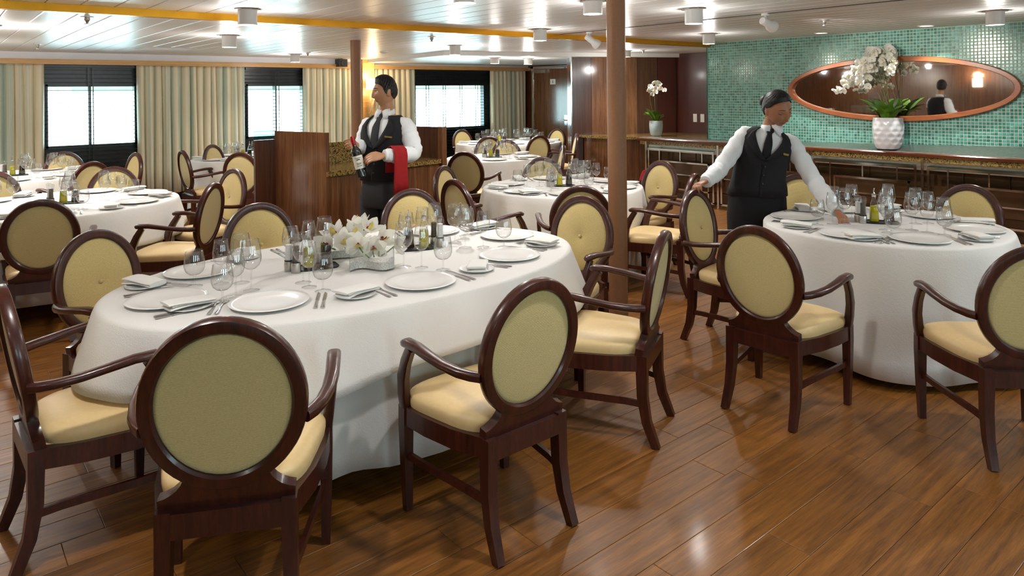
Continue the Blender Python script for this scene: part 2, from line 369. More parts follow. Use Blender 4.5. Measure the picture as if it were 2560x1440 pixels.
# angled panelled wall: separate veneer panels
wp = struct(MB().prism([(7.96, 8.14), (9.6, 7.32), (9.7, 7.5), (8.05, 8.32)], 0, 2.3).build('wall_panelled', 'dark_wall_wood', smooth=False))
ang = atan2(7.30-8.12, 9.6-7.95); Lw = 1.83
for i, (u0, u1, mt) in enumerate(((.0, .33, 'dark_wall_wood'), (.335, .73, 'wall_wood'), (.735, 1.12, 'wall_wood'), (1.125, 1.48, 'dark_wall_wood'), (1.485, 1.8, 'red_wall_wood'))):
    o = MB().box(u0, u1, -.02, .0, 0, ZC+.06).build('veneer_panel', mt, wp, False); o.location = (7.95, 8.125, 0); o.rotation_euler.z = ang
o = MB().box(-.02, .0, -.03, .02, 0, ZC).build('edge_trim', 'chrome', wp, False); o.location = (7.95, 8.12, 0); o.rotation_euler.z = ang
# door in the side wall
dr = struct(MB().box(XR-.045, XR-.005, 10.12, 11.18, 0, 2.06).build('door_1', 'wall_wood', smooth=False))
fm = MB(); fm.box(XR-.06, XR, 11.18, 11.24, 0, 2.12); fm.box(XR-.06, XR, 10.06, 10.12, 0, 2.12); fm.box(XR-.06, XR, 10.06, 11.24, 2.06, 2.12); fm.build('door_frame', 'chrome', dr, False)
for z in (.3, 1.05, 1.5, 1.9): MB().lathe([(.012, z-.05), (.012, z+.05)], 8, (XR-.058, 11.175, 0)).build('hinge', 'steel', dr)
h = MB(); h.tube([(XR-.05, 10.2, 1.02), (XR-.1, 10.2, 1.02), (XR-.1, 10.36, 1.02)], .012); h.box(XR-.06, XR-.044, 10.16, 10.24, .92, 1.12); h.build('door_handle', 'steel', dr)
c = MB(); c.box(XR-.11, XR-.045, 10.75, 11.1, 1.98, 2.05); c.box(XR-.09, XR-.07, 10.2, 11.3, 2.06, 2.08); c.build('door_closer', 'brushed_steel', dr, False)
sg = tag(MB().box(XR-.052, XR-.044, 10.50, 10.66, 1.74, 1.85).build('door_plate', 'label_paper', smooth=False), 'small cream plate with a dark upright mark on the far wooden door', 'sign')
MB().box(XR-.055, XR-.051, 10.57, 10.585, 1.765, 1.825).build('mark', 'ink', sg, False)
for y, dz in ((6.95, 0), (6.81, 0)):
    s = tag(MB().box(9.588, 9.602, y-.036, y+.036, 1.08, 1.21).build('switch_plate', 'label_paper', smooth=False), 'cream switch plate on the red wood wall, '+('left of the pair' if y > 6.9 else 'nearer the mosaic'), 'switch', 'switch plates on the red wood wall')
    MB().box(9.583, 9.589, y-.016, y+.016, 1.11, 1.18).build('rocker', 'white_paint', s, False)
# mosaic wall
wr = struct(MB().box(8.5, XR, YF, 5.94, 0, 2.4).build('wall_right', 'grout', smooth=False))
TP = .035
def tile_mb(mb, y, z):
    g, c, d = .0035, .003, .005
    a = [(y+g, z+g), (y+TP-g, z+g), (y+TP-g, z+TP-g), (y+g, z+TP-g)]; b = [(y+g+c, z+g+c), (y+TP-g-c, z+g+c), (y+TP-g-c, z+TP-g-c), (y+g+c, z+TP-g-c)]
    return mb.rings([[(.001, *p) for p in a][::-1], [(-d+.002, *p) for p in a][::-1], [(-d, *p) for p in b][::-1]], capa=False)
tm = tile_mb(MB(), 0, 0).mesh('tile', 'mosaic_glass', False); rest = MB(); nt_ = 0
for i in range(int((5.92-.7)/TP)):
    for k in range(int((ZA-.9)/TP)+1):
        y, z = 5.93-(i+1)*TP, ZA-.003-(k+1)*TP
        if ((y-3.46)/1.18)**2+((z-1.585)/.33)**2 < .95: continue
        if y < 2.32 and y > 2.02 and nt_ < 298: inst('tile', tm, wr, (8.5, y, z)); nt_ += 1
        else:
            n0 = len(rest.v); tile_mb(rest, y, z)
            for q in range(n0, len(rest.v)): rest.v[q] = (rest.v[q][0]+8.5, rest.v[q][1], rest.v[q][2])
tag(rest.build('mosaic', 'mosaic_glass', wr, False), None, None, kind='stuff')
struct(MB().box(8.488, 8.512, 5.93, 5.952, .9, 2.26).build('trim_5', 'teal_glass', smooth=False))
# sconce pilaster
struct(MB().box(5.93, 6.16, 11.30, 11.6, 0, ZB).build('trim_6', 'pale_wood', smooth=False))
sc = thing('wall_sconce', 'lit drum shade sconce with bare twigs on the far wood pilaster', 'lamp', (6.03, 11.14, 0))
MB().lathe([(.105, 1.66), (.108, 1.665), (.108, 1.855), (.105, 1.86)], 24).build('lamp_shade', 'shade_glow', sc)
MB().box(-.03, .03, .02, .16, 1.7, 1.8).build('bracket', 'steel', sc, False)
tw = MB()
for i in range(22):
    a = random.uniform(-.03, .03); d = random.uniform(-.05, .09)
    tw.tube([(a*.6, .06+random.uniform(-.03, .03), 1.05), (a+random.uniform(-.02, .02), .06, 1.25), (d*.6, .05, 1.45), (d, .04+random.uniform(-.03, .03), random.uniform(1.55, 1.66))], .004, 5)
tag(tw.build('twigs', 'twig', sc), None, None, kind='stuff')
lamp('sconce_bulb', 'POINT', (6.03, 11.12, 1.9), 10, (1, .72, .4), .04); lamp('sconce_bulb_low', 'POINT', (6.03, 11.08, 1.6), 6, (1, .72, .4), .04)
sp = tag(MB().box(5.45, 5.6, 11.22, 11.39, 2.06, 2.19).build('speaker', 'black_plastic', smooth=False), 'small black speaker under the ceiling left of the brown far column', 'speaker')
MB().lathe([(.05, 0), (.05, .01), (.02, .005)], 16).xf(Matrix.Translation((5.525, 11.218, 2.12)) @ Matrix.Rotation(radians(90), 4, 'X')).build('speaker_cone', 'dark_gap', sp)
# a second sconce far left, out of frame, that the mirror looks at
for yy, ab in ((6.4, 'nearer the camera'), (9.2, 'nearer the windows')):
    s2 = thing('wall_sconce', 'lit drum shade sconce on the far left wood wall, '+ab, 'lamp', (XL+.14, yy, 0), group='left wall sconces'); MB().lathe([(.105, 1.6), (.108, 1.605), (.108, 1.815), (.105, 1.82)], 24).build('lamp_shade', 'shade_glow', s2); MB().box(-.14, -.02, -.03, .03, 1.66, 1.76).build('bracket', 'steel', s2, False)
    lamp('sconce_bulb', 'POINT', (XL+.16, yy, 1.9), 14, (1, .78, .5), .05)
# curtains
def curtain(x0, x1, lab, seed):
    rnd = random.Random(seed); n = int((x1-x0)/.012); top = []; P = []
    ph = 0; pts = []
    for i in range(n+1):
        x = x0+(x1-x0)*i/n; ph += .012*2*pi/rnd.choice((.085, .10, .13, .16)); pts.append((x, ph))
    R = []
    zs = [.14, .5, 1.0, 1.5, 1.85, 2.0, 2.04]; am = [.048, .046, .042, .038, .034, .03, .026]
    for z, a in zip(zs, am):
        row = []
        for x, p in pts:
            sw = .012*sin(p*.31+z*1.7)
            row.append((x+sw*.6+.015*cos(p), 11.455+a*sin(p)+.010*sin(p*.37+z), z))
        R.append(row)
    v = [q for r in R for q in r]; m_ = n+1
    f = [(a*m_+i, a*m_+i+1, (a+1)*m_+i+1, (a+1)*m_+i) for a in range(len(R)-1) for i in range(n)]
    mb = MB().add(v, f); o = mb.build('curtain', 'curtain_satin', angle=180)
    md = o.modifiers.new('thick', 'SOLIDIFY'); md.thickness = .003
    tag(o, lab, 'curtain', 'window curtains')
curtain(-1.6, 1.225, 'long pleated satin curtain left of the left window at the photo edge', 1)
curtain(2.36, 3.92, 'wide pleated satin curtain between the left and middle windows', 2)
curtain(4.90, 5.78, 'pleated satin curtain right of the middle window, beside the far column', 3)
curtain(6.2, 7.08, 'pleated satin curtain behind the waiter, left of the right window', 4)
curtain(8.90, 9.84, 'pleated satin curtain right of the right window, beside the door', 5)
# columns
for (x, y), z, r_, lab in (((3.53, 3.18), ZA+.01, .0625, 'tall bronze brown round column in the middle of the room, near the right chairs'), ((3.76, 7.33), ZB+.01, .059, 'tall bronze brown round column behind the waiter near the windows')):
    c = thing('column', lab, 'column', (x, y, 0), group='round ceiling columns')
    MB().lathe([(r_, .05), (r_, z-.0)], 32).build('shaft', 'column_bronze', c)
    MB().lathe([(r_+.012, 0), (r_+.012, .045), (r_, .06)], 32).build('base_ring', 'mahogany', c)
# ------------------------------------------------------------------ ceiling fixtures
cyl_body = MB().lathe([(.093, 0), (.095, -.004), (.093, -.008), (.072, -.009), (.0705, -.015), (.0705, -.118), (.068, -.122), (.062, -.119), (.062, -.10)], 28).mesh('drum', 'white_paint')
cyl_plate = MB().lathe([(.097, 0), (.099, -.003), (.096, -.0065), (.074, -.007)], 28).mesh('mounting_ring', 'chrome')
cyl_glow = MB().lathe([(.0, -.108), (.0615, -.108)][::-1], 28, caps=False).mesh('diffuser', 'lamp_glow')
CYL = [((1.90, 5.47), ZA, 'white drum ceiling light in front of the gold strip, top left', 1), ((2.36, 7.33), ZB, 'white drum ceiling light beyond the gold strip, above the left curtain', 1), ((4.27, 10.27), ZB, 'small white drum ceiling light near the middle window', 1),
 ((4.97, 5.54), ZA, 'white drum ceiling light overlapping the gold strip, left of the near column', 1), ((5.19, 7.41), ZB, 'white drum ceiling light above the waiter, beyond the gold strip', 1), ((6.89, 8.75), ZC, 'small drum light under the far soffit, left of the pair', .8), ((7.56, 8.72), ZC, 'small drum light under the far soffit, nearest the door', .8),
 ((4.77, 3.46), ZA, 'large white drum ceiling light right of the near column', 1), ((7.03, 4.89), ZA, 'white drum ceiling light above the left end of the mosaic', 1), ((7.09, 2.04), ZA, 'white drum ceiling light at the top right corner', 1), ((8.1, 7.1), ZB, 'white drum ceiling light right behind the near column', .8),
 ((3.73, 3.58), ZA, 'white drum ceiling light cut by the top edge, left of the near column', .8)]
def cyl_light(x, y, z, lab, k, e, vis=True):
    t = thing('ceiling_light', lab, 'ceiling light', (x, y, z), group='drum ceiling lights')
    for n, me in (('drum', cyl_body), ('mounting_ring', cyl_plate), ('diffuser', cyl_glow)): inst(n, me, t, scale=(1, 1, k))
    lamp('downlight', 'SPOT', (x, y, z-.125*k), e, size=.045, cone=140, blend=.7)
    if vis: lamp('ceiling_fill', 'POINT', (x, y, z-.24), e*.15, size=.03)  # added fill point hanging below the drum, brightens the ceiling around it
for (x, y), z, lab, k in CYL: cyl_light(x, y, z, lab, k, 72 if y > 7 else 42)
rec = MB().lathe([(.085, .0), (.087, -.006), (.07, -.007), (.062, .0)], 28).mesh('trim_ring', 'white_paint')
recg = MB().lathe([(.062, -.002), (.0, -.002)], 28, caps=False).mesh('diffuser', 'lamp_glow')
for x, y, z, lab in ((8.09, 4.08, ZA, 'recessed round ceiling light left of the orchids, close to the mosaic'), (8.15, 2.97, ZA, 'recessed round ceiling light right of the orchids, close to the mosaic')):
    t = thing('recessed_light', lab, 'ceiling light', (x, y, z-.001), group='recessed lights by the mosaic')
    inst('trim_ring', rec, t); inst('diffuser', recg, t)
    lamp('wall_washer', 'SPOT', (x, y, z-.02), 70, size=.04, cone=110, blend=.6)
# spot heads on stems
def spot_head(x, y, z, aim, lab, e):
    t = thing('spot_light', lab, 'spot light', (x, y, z), group='swivel spot lights')
    MB().lathe([(.035, 0), (.035, -.02), (.012, -.022), (.012, -.07)], 16).build('ceiling_mount', 'white_paint', t)
    d = Vector(aim).normalized(); p = Vector((0, 0, -.075)); M = Matrix.Translation(p) @ d.to_track_quat('-Z', 'Y').to_matrix().to_4x4()
    MB().lathe([(.028, .05), (.034, .04), (.034, -.05), (.052, -.09), (.054, -.125), (.048, -.125), (.03, -.08)], 18).xf(M).build('lamp_head', 'white_paint', t)
    MB().lathe([(.046, -.118), (.02, -.09), (0, -.085)], 18, caps=False).xf(M).build('reflector', 'chrome', t)
    lamp('spot_beam', 'SPOT', Vector((x, y, z))+p+d*.14, e, size=.03, cone=55, blend=.5, target=Vector((x, y, z))+p+d*3)
spot_head(5.67, 5.5, ZA, (.75, -.35, -.6), 'white swivel spot light beside the gold strip, left of the near column', 40)
spot_head(5.6, 3.32, ZA, (.90, -.02, -.26), 'chrome and white swivel spot light over the waitress', 90)
# sprinklers
spm = MB().lathe([(.045, 0), (.045, -.004), (.018, -.008), (.02, -.025), (.012, -.035), (.008, -.05), (.02, -.052), (.02, -.056)], 16).mesh('sprinkler', 'brushed_steel')
for px, lab in (((.94, 6.18, ZB), 'steel fire sprinkler at top left beyond the gold strip'), ((.98, 9.68, ZB), 'small steel fire sprinkler near the left window wall'), ((4.26, 9.79, ZB), 'small steel fire sprinkler right of the far drum light'), ((4.18, 6.4, ZB), 'steel fire sprinkler under the gold strip, right of the waiter'), ((4.06, 3.96, ZA), 'steel fire sprinkler beside the cut drum light'), ((6.6, 3.3, ZA), 'steel fire sprinkler in front of the mosaic'), ((8.13, 6.79, ZB), 'small steel fire sprinkler right of the near column')):
    tag(inst('sprinkler', spm, None, px), lab, 'sprinkler', 'ceiling sprinklers')
tag(MB().lathe([(.06, 0), (.06, -.015), (.045, -.03), (.02, -.034)], 20, (5.06, 8.99, ZB)).build('smoke_detector', 'white_paint'), 'round white smoke detector on the ceiling above the waiter', 'detector')
vt = thing('ceiling_vent', 'flat white vent plate on the ceiling above the wide curtain', 'vent', (2.37, 9.81, ZB-.001))
MB().box(-.32, .32, -.2, .2, -.008, 0).build('vent_plate', 'white_paint', vt, False)
for i in range(6): MB().box(-.28, .28, -.15+i*.06-.006, -.15+i*.06+.006, -.012, -.008).build('slat', 'fascia_paint', vt, False)
# unseen drum lights added outside the frame to fill the room
for x, y, z in ((.2, 2.4, ZA), (1.9, 1.4, ZA), (4.6, .6, ZA), (6.8, -.8, ZA), (2.2, -1.2, ZA), (-1.8, 1.2, ZA), (-1.8, 5.0, ZA), (-1.2, 8.5, ZB), (.4, 7.3, ZB), (.1, 9.4, ZB), (2.6, 3.6, ZA)):
    cyl_light(x, y, z, 'unseen white drum ceiling light, added outside the frame for fill', .8, 46 if y < 7 else 120)
# ================================================================== CHAIRS
def make_chair():
    t = thing('dining_chair', 'x', 'chair')
    BT = Vector((0, -.166, .986))  # up along the leaning back
    BN = Vector((0, .986, .166))   # towards the sitter
    C0 = Vector((0, .043, .693)); A, B = .222, .252
    def bp(u, v, d): return C0+Vector((u, 0, 0))+BT*v+BN*d
    # oval ring
    prof = [(0, -.010), (.004, -.018), (.014, -.021), (.036, -.020), (.043, -.013), (.043, .012), (.036, .019), (.014, .021), (.004, .018), (0, .010)]
    R = []
    for i in range(56):
        th = 2*pi*i/56
        R.append([bp((A-w)*cos(th), (B-w)*sin(th), d) for w, d in prof])
    m = MB().rings(R, closed=True)
    # shoulder block under the oval
    pts = [(-.178, -.335), (.178, -.335), (.182, -.262)]
    for k in range(7): a = pi/2*k/6; pts.append((.182-.072*sin(a), -.262+.060*(1-cos(a))+.012*sin(a)))
    pts += [(.1-.2*k/8, -(B-.022)*sqrt(1-((.1-.2*k/8)/(A-.022))**2)) for k in range(9)]
    for k in range(6, -1, -1): a = pi/2*k/6; pts.append((-.182+.072*sin(a), -.262+.060*(1-cos(a))+.012*sin(a)))
    n = len(pts)
    m.add([bp(u, v, -.018) for u, v in pts]+[bp(u, v, .017) for u, v in pts], [tuple(range(n))[::-1], tuple(range(n, 2*n))]+[(i, (i+1) % n, n+(i+1) % n, n+i) for i in range(n)])
    m.build('back_frame', 'mahogany', t)
    def pad(d0, dome, name, mt, dimple=0):
        R = []
        for r_ in (1.0, .985, .93, .8, .6, .4, .2, .08, .03):
            dd = d0+dome*(1-r_**6)*(.75+.25*(1-r_*r_)) if r_ < 1 else 0
            if dimple: dd -= dimple*math.exp(-(r_/.16)**2)*(1 if dome > 0 else -1)
            R.append([bp((A-.04)*r_*cos(2*pi*i/40), (B-.04)*r_*sin(2*pi*i/40), dd) for i in range(40)])
        if dome < 0: R = [q[::-1] for q in R]
        return MB().rings(R, capa=False).build(name, mt, t, angle=180)
    pf = pad(.004, .024, 'backrest', 'woven_fabric', .014)
    bq = bp(0, 0, .02); MB().ball((bq.x, bq.y, bq.z), (.011, .008, .011), 12, 6).build('button', 'woven_fabric', pf)
    pad(-.006, -.006, 'back_panel', 'woven_fabric_back')
    # seat
    def outline(k, dz, f=1):
        out = []
        for i in range(40):
            th = 2*pi*i/40; e = 2/4.2; cx, sy = cos(th), sin(th)
            ux = math.copysign(abs(cx)**e, cx); uy = math.copysign(abs(sy)**e, sy)
            yy = .318+.220*uy*k; hw = (.185+(.262-.185)*(yy-.07)/.47)*k
            out.append((ux*hw, yy+.018*(uy > 0)*(1-ux*ux)*k, dz))
        return out
    MB().rings([outline(1, .405), outline(1.012, .42), outline(1.012, .437), outline(.985, .449), outline(.9, .459), outline(.7, .468), outline(.4, .473), outline(.1, .474)]).build('seat', 'cream_leather', t, angle=60)
    fr = MB()
    fr.add(*bar((-.155, .072, .365), (.155, .072, .365), .038, .07))
    for s in (-1, 1):
        q = [(s*.165, .085), (s*.212, .22), (s*.236, .36), (s*.242, .48)]
        fr.tube([(x, y, .370) for x, y in q], [(.016, .036)]*4, 4, sq=20)
    fr.tube([(-.23, .50, .368), (-.12, .525, .368), (.12, .525, .368), (.23, .50, .368)], [(.016, .036)]*4, 4, sq=20)
    fr.build('seat_frame', 'mahogany', t, angle=30)
    for s in (-1, 1):
        MB().tube([(s*.165, .078, .405), (s*.165, .078, .33), (s*.167, .076, .22), (s*.170, .058, .11), (s*.174, .015, 0)], [(.022, .026), (.022, .026), (.021, .024), (.019, .021), (.016, .018)], 4, up=(0, 1, 0), sq=14).build('leg', 'mahogany', t, angle=30)
        MB().tube([(s*.242, .495, .405), (s*.242, .497, .33), (s*.241, .497, .18), (s*.238, .495, 0)], [(.022, .022), (.022, .022), (.019, .019), (.015, .015)], 4, up=(0, 1, 0), sq=14).build('leg', 'mahogany', t, angle=30)
        MB().tube([(s*.244, .492, .395), (s*.252, .492, .45), (s*.262, .480, .52), (s*.270, .445, .59), (s*.273, .405, .652)], [(.019, .025), (.018, .026), (.016, .027), (.015, .023), (.014, .02)], 8, up=(0, 1, 0), sq=5).build('arm_post', 'mahogany', t, angle=40)
        MB().tube([(s*.274, .452, .656), (s*.274, .447, .661), (s*.274, .43, .667), (s*.275, .36, .668), (s*.275, .28, .658), (s*.268, .20, .646), (s*.252, .13, .638), (s*.232, .085, .634), (s*.212, .055, .632)],
                  [(.010, .007), (.019, .014), (.023, .017), (.023, .016), (.022, .015), (.021, .015), (.020, .016), (.018, .017), (.015, .017)], 12, sq=2.8).build('armrest', 'mahogany', t, angle=50)
        MB().tube([(s*.168, .062, .185), (s*.186, .15, .196), (s*.205, .28, .20), (s*.225, .40, .205), (s*.238, .485, .212)], [(.008, .014)]*5, 4, sq=14).build('stretcher', 'mahogany', t, angle=30)
    return t
def bar(a, b, wd, ht):
    a = Vector(a); b = Vector(b); t = (b-a).normalized(); s = t.cross(Vector((0, 0, 1))).normalized()*wd/2; u = Vector((0, 0, ht/2))
    v = [a-s-u, a+s-u, a+s+u, a-s+u, b-s-u, b+s-u, b+s+u, b-s+u]
    return v, [(0, 1, 2, 3), (7, 6, 5, 4), (0, 4, 5, 1), (1, 5, 6, 2), (2, 6, 7, 3), (3, 7, 4, 0)]
CH = make_chair()
T1N, T2N, T3N, T4N, T5N, T6N, T7N, T8N = 'flowered oval table', 'right round table', 'large left table', 'far left table', 'middle round table', 'small centre table', 'farthest table', 'window-side table'
CHAIRS = [  # x, y of the top of the back, facing, label
 (.625, 2.04, 28, 'front left armchair of the flowered oval table, back turned to the camera'),
 (1.65, 1.865, 0, 'front middle armchair of the flowered oval table, scuffed frame, seen from behind'),
 (.19, 3.05, 88, 'armchair cut by the left photo edge, facing the oval table'),
 (.622, 4.0, 155, 'armchair at the rear left end of the flowered oval table, facing the camera'),
 (1.547, 4.31, 183, 'rear middle armchair of the flowered oval table, behind the oil bottles'),
 (2.556, 4.20, 193, 'rear right armchair of the flowered oval table, in front of the waiter'),
 (3.19, 3.15, -104, 'armchair at the right end of the flowered oval table, button visible'),
 (2.66, 2.10, -27, 'edge-on armchair at the front right of the flowered oval table'),
 (3.072, 1.893, 86, 'nearest armchair of the right round table, seen from behind'),
 (3.525, .87, 45, 'armchair cut by the right photo edge, at the right round table'),
 (3.90, 2.85, 172, 'armchair under the hand of the waitress'),
 (5.45, 1.72, -82, 'far armchair of the right round table, facing the camera before the buffet counter'),
 (5.22, 2.82, -125, 'armchair half hidden behind the waitress'),
 (3.51, 3.50, 38, 'dark armchair back behind the right end chair, facing the middle round table'),
 (3.07, 4.42, 92, 'armchair left of the middle round table, seen from behind, next to the oval table'),
 (3.57, 5.31, 152, 'narrow side view armchair right of the service station'),
 (4.78, 5.32, -155, 'rear armchair of the middle round table, seen through the glasses'),
 (5.31, 4.22, -85, 'armchair in front of the wine bucket, facing the middle round table'),
 (4.66, 3.38, -22, 'edge-on armchair left of the waitress, facing the middle round table'),
 (4.59, 6.40, 57, 'dark backed armchair in front of the small centre table beyond the service station'),
 (6.16, 7.60, -150, 'far armchair of the small centre table beyond the service station, behind the glasses'),
 (6.0, 6.27, -52, 'edge-on armchair at the right of the small table, before the dark wood wall'),
 (7.12, 7.97, 8, 'dark backed armchair in front of the farthest table, left of the door'),
 (6.45, 8.35, 20, 'dark backed armchair at the front left of the farthest table'),
 (8.66, 9.2, -92, 'armchair against the far door, rim lit blue by the window'),
 (7.30, 10.25, 180, 'far armchair under the right window, behind the farthest table'),
 (7.8, 7.85, -50, 'edge-on armchair right of the farthest table, beside the wall panels'),
 (.55, 5.42, 12, 'armchair of the left table with its back to the camera, at the photo edge'),
 (1.66, 5.52, -50, 'armchair with long armrest at the right front of the left table'),
 (2.12, 6.46, -103, 'armchair with blue lit rim at the right of the left table'),
 (1.34, 7.46, -165, 'armchair behind the glasses on the far side of the left table'),
 (.44, 7.80, 2, 'dark backed armchair between the two left tables, at the photo edge'),
 (1.28, 8.18, -25, 'dark backed armchair on the near side of the far left table'),
 (1.87, 9.10, -100, 'narrow side view armchair right of the far left table, under the left window'),
 (1.25, 9.92, 178, 'armchair with its back to the left window, behind the far left table'),
 (2.34, 9.03, 88, 'armchair with teal lit back in front of the wide curtain'),
 (2.91, 9.80, 142, 'armchair with button in front of the wide curtain, facing right'),
 (2.74, 8.20, 47, 'dark backed armchair left of the wood partition'),
]
for i, (x, y, az, lab) in enumerate(CHAIRS):
    if i == 0: CH.location = (x, y, 0); CH.scale = (1.04, 1.04, 1.04); CH.rotation_euler.z = radians(-az); CH['label'] = lab; CH['group'] = 'oval back dining armchairs'
    else: dup(CH, (x, y, 0), radians(-az), lab, 'oval back dining armchairs').scale = (1, 1, 1)
# ================================================================== TABLES AND CLOTHS
def blocked(x, y, z):
    if z < .70 and (x-4.61)**2+(y-2.80)**2 < .045: return True
    for q in CHAIRS:
        dx, dy = x-q[0], y-q[1]
        if dx*dx+dy*dy > .5: continue
        a = radians(q[2]); lx, ly = dx*cos(a)-dy*sin(a), dx*sin(a)+dy*cos(a)
        if z < .47 and abs(lx) < .29 and -.05 < ly < .55: return True
    return False
def drape(name, label, cx, cy, a, b, zt, dropf, flare, nf, amp, seed, rot=0, grp=None, n=144, thick=.003):
    rnd = random.Random(seed); ph = [rnd.uniform(0, 6.28) for _ in range(6)]
    ca, sa = cos(rot), sin(rot)
    def ring(k, z, off, fold):
        out = []
        for i in range(n):
            th = 2*pi*i/n; e = 2/2.15; cx_, sy_ = cos(th), sin(th)
            ux = math.copysign(abs(cx_)**e, cx_); uy = math.copysign(abs(sy_)**e, sy_)
            wv = sin(nf*th+ph[0]+.8*sin(2*th+ph[1]))+.45*sin((nf*1.7)//1*th+ph[2])+.25*sin(3*th+ph[3])
            o_ = off+fold*wv
            px, py = ux*(a*k)+cos(th)*o_, uy*(b*k)+sin(th)*o_
            zz = z if not callable(z) else z(th)
            out.append((px*ca-py*sa, px*sa+py*ca, zz))
        return out
    R = [ring(k, zt, 0, 0) for k in (.02, .3, .6, .85, .96)]
    R += [ring(.985, zt-.0005, 0, 0), ring(.997, zt-.004, .0, 0), ring(1, zt-.012, .002, 0)]
    for q in (.08, .18, .32, .5, .7, .86, 1.0):
        R.append(ring(1, lambda th, q=q: zt-.012-q*(dropf(th)), .004+flare*q, amp*q**.6))
    for ri, ring_ in enumerate(R):
        ks = []
        for p in ring_:
            k = 1
            if p[2] < zt-.05:
                while k > .35 and blocked(cx+p[0]*k, cy+p[1]*k, p[2]): k -= .02
            ks.append(k)
        for _ in range(3): ks = [min(ks[i], (ks[i-1]+ks[i]+ks[(i+1) % n])/3) for i in range(n)]
        R[ri] = [(p[0]*k, p[1]*k, p[2]) for p, k in zip(ring_, ks)]
    o = MB().rings(R, capb=False).build(name, 'white_linen', angle=180, loc=(cx, cy, 0))
    md = o.modifiers.new('thick', 'SOLIDIFY'); md.thickness = thick; md.offset = -1
    return tag(o, label, 'tablecloth', grp)
def table(cx, cy, a, b, rot, name, label, legs=True):
    t = thing('dining_table', label, 'table', (cx, cy, 0), rot)
    MB().rings([[(a*k*cos(2*pi*i/48), b*k*sin(2*pi*i/48), z) for i in range(48)] for k, z in ((.94, .695), (.97, .70), (.97, .727), (.955, .732))]).build('tabletop', 'mahogany', t)
    for dx in ((-.5, .5) if a > 1 else (0,)):
        MB().lathe([(.05, .03), (.04, .1), (.04, .6), (.08, .695)], 20, (dx, 0, 0)).build('pedestal', 'mahogany', t)
        for k in range(4):
            an = pi/4+k*pi/2; MB().tube([(dx+.03*cos(an), .03*sin(an), .08), (dx+.32*cos(an), .32*sin(an), .025)], [(.022, .03), (.018, .022)], 4, sq=14).build('foot', 'mahogany', t, angle=30)
    return t
ZT = .742
TABLES = {
 'T1': (1.70, 3.20, 1.19, .72, 0, T1N), 'T2': (4.625, 1.955, .685, .685, 0, T2N), 'T3': (.80, 6.68, .88, .80, .3, T3N), 'T4': (.75, 9.32, .82, .74, 0, T4N),
 'T5': (4.42, 4.64, .72, .70, .4, T5N), 'T6': (5.72, 7.30, .62, .58, 0, T6N), 'T7': (7.62, 9.30, .92, .66, -.25, T7N), 'T8': (3.35, 9.72, .70, .62, 0, T8N)}
for k, (cx, cy, a, b, rot, nm) in TABLES.items():
    table(cx, cy, a, b, rot, k, 'dark wood pedestal table under the cloth, '+nm)
    if k == 'T1':
        drape('tablecloth', 'white damask top cloth with wavy hem on the flowered oval table', cx, cy, a, b, ZT, lambda th: .235+.035*sin(2*th+.6)+.05*max(0, cos(th-3.75))**6+.03*sin(5*th), .085, 8, .018, 3, rot)
        drape('undercloth', 'plain white undercloth hanging low beneath the top cloth of the oval table', cx, cy, a-.03, b-.03, ZT-.004, lambda th: .60+.02*sin(3*th), .02, 15, .024, 4, rot)
    elif k == 'T3':
        drape('tablecloth', 'white top cloth with a drooping corner on the left table', cx, cy, a, b, ZT, lambda th: .26+.10*max(0, cos(2*(th-.2)))**4, .07, 7, .016, 5, rot)
        drape('undercloth', 'white undercloth beneath the top cloth of the left table', cx, cy, a-.012, b-.012, ZT-.004, lambda th: .60, .05, 13, .02, 6, rot)
    else:
        drape('tablecloth', 'long white cloth draped over the '+nm, cx, cy, a, b, ZT, (lambda th: .66+.03*sin(2*th)) if k == 'T2' else (lambda th: .66), .07, {'T2': 7, 'T5': 12}.get(k, 10), {'T2': .034, 'T5': .034}.get(k, .028), 10+ord(k[1]), rot)
# ================================================================== TABLEWARE
def glass_set():
    def mk(nm, bowl, foot_r, stem_top, stem_r, n=24):
        t = thing(nm, 'x', 'glass')
        th = .0011
        outer = bowl; inner = [(max(.0005, r_-th), z+ (th*1.6 if i == 0 else 0)) for i, (r_, z) in enumerate(bowl)]
        MB().lathe([(r_, z) for r_, z in outer]+[(outer[-1][0]-th/2, outer[-1][1]+.0006)]+inner[::-1], n, caps=False).build('bowl', 'clear_glass', t, angle=180)
        MB().lathe([(stem_r*1.7, .008), (stem_r*1.1, .016), (stem_r, .03), (stem_r, stem_top-.01), (stem_r*1.9, stem_top)], 10, caps=False).build('stem', 'clear_glass', t, angle=180)
        MB().lathe([(foot_r*.98, 0), (foot_r, .0012), (foot_r*.96, .0024), (stem_r*2.2, .006), (stem_r*1.7, .008)], n).build('foot', 'clear_glass', t, angle=60)
        return t
    red = mk('red_wine_glass', [(.006, .092), (.022, .098), (.036, .112), (.0435, .132), (.0445, .15), (.042, .172), (.0375, .198), (.0335, .226)], .036, .092, .0036)
    wht = mk('white_wine_glass', [(.006, .085), (.019, .091), (.031, .104), (.037, .121), (.0378, .138), (.0355, .158), (.032, .180), (.0290, .200)], .033, .085, .0034)
    wat = mk('water_goblet', [(.007, .052), (.024, .056), (.037, .068), (.0435, .086), (.0445, .104), (.0425, .124), (.039, .145), (.0365, .160)], .035, .052, .0042)
    return red, wht, wat
RED, WHT, WAT = glass_set()
def plate_me(R, h, n=40):
    return MB().lathe([(R*.5, .0), (R*.58, .001), (R*.72, .006), (R*.995, h), (R, h+.0015), (R*.99, h+.003), (R*.86, h-.001), (R*.84, h-.0015), (R*.82, h-.0016), (R*.70, .0085), (R*.62, .006), (R*.3, .005), (R*.02, .005)], n).mesh('dinner_plate', 'porcelain', angle=60)
DPL, BPL = plate_me(.158, .014, 48), plate_me(.085, .010, 32)
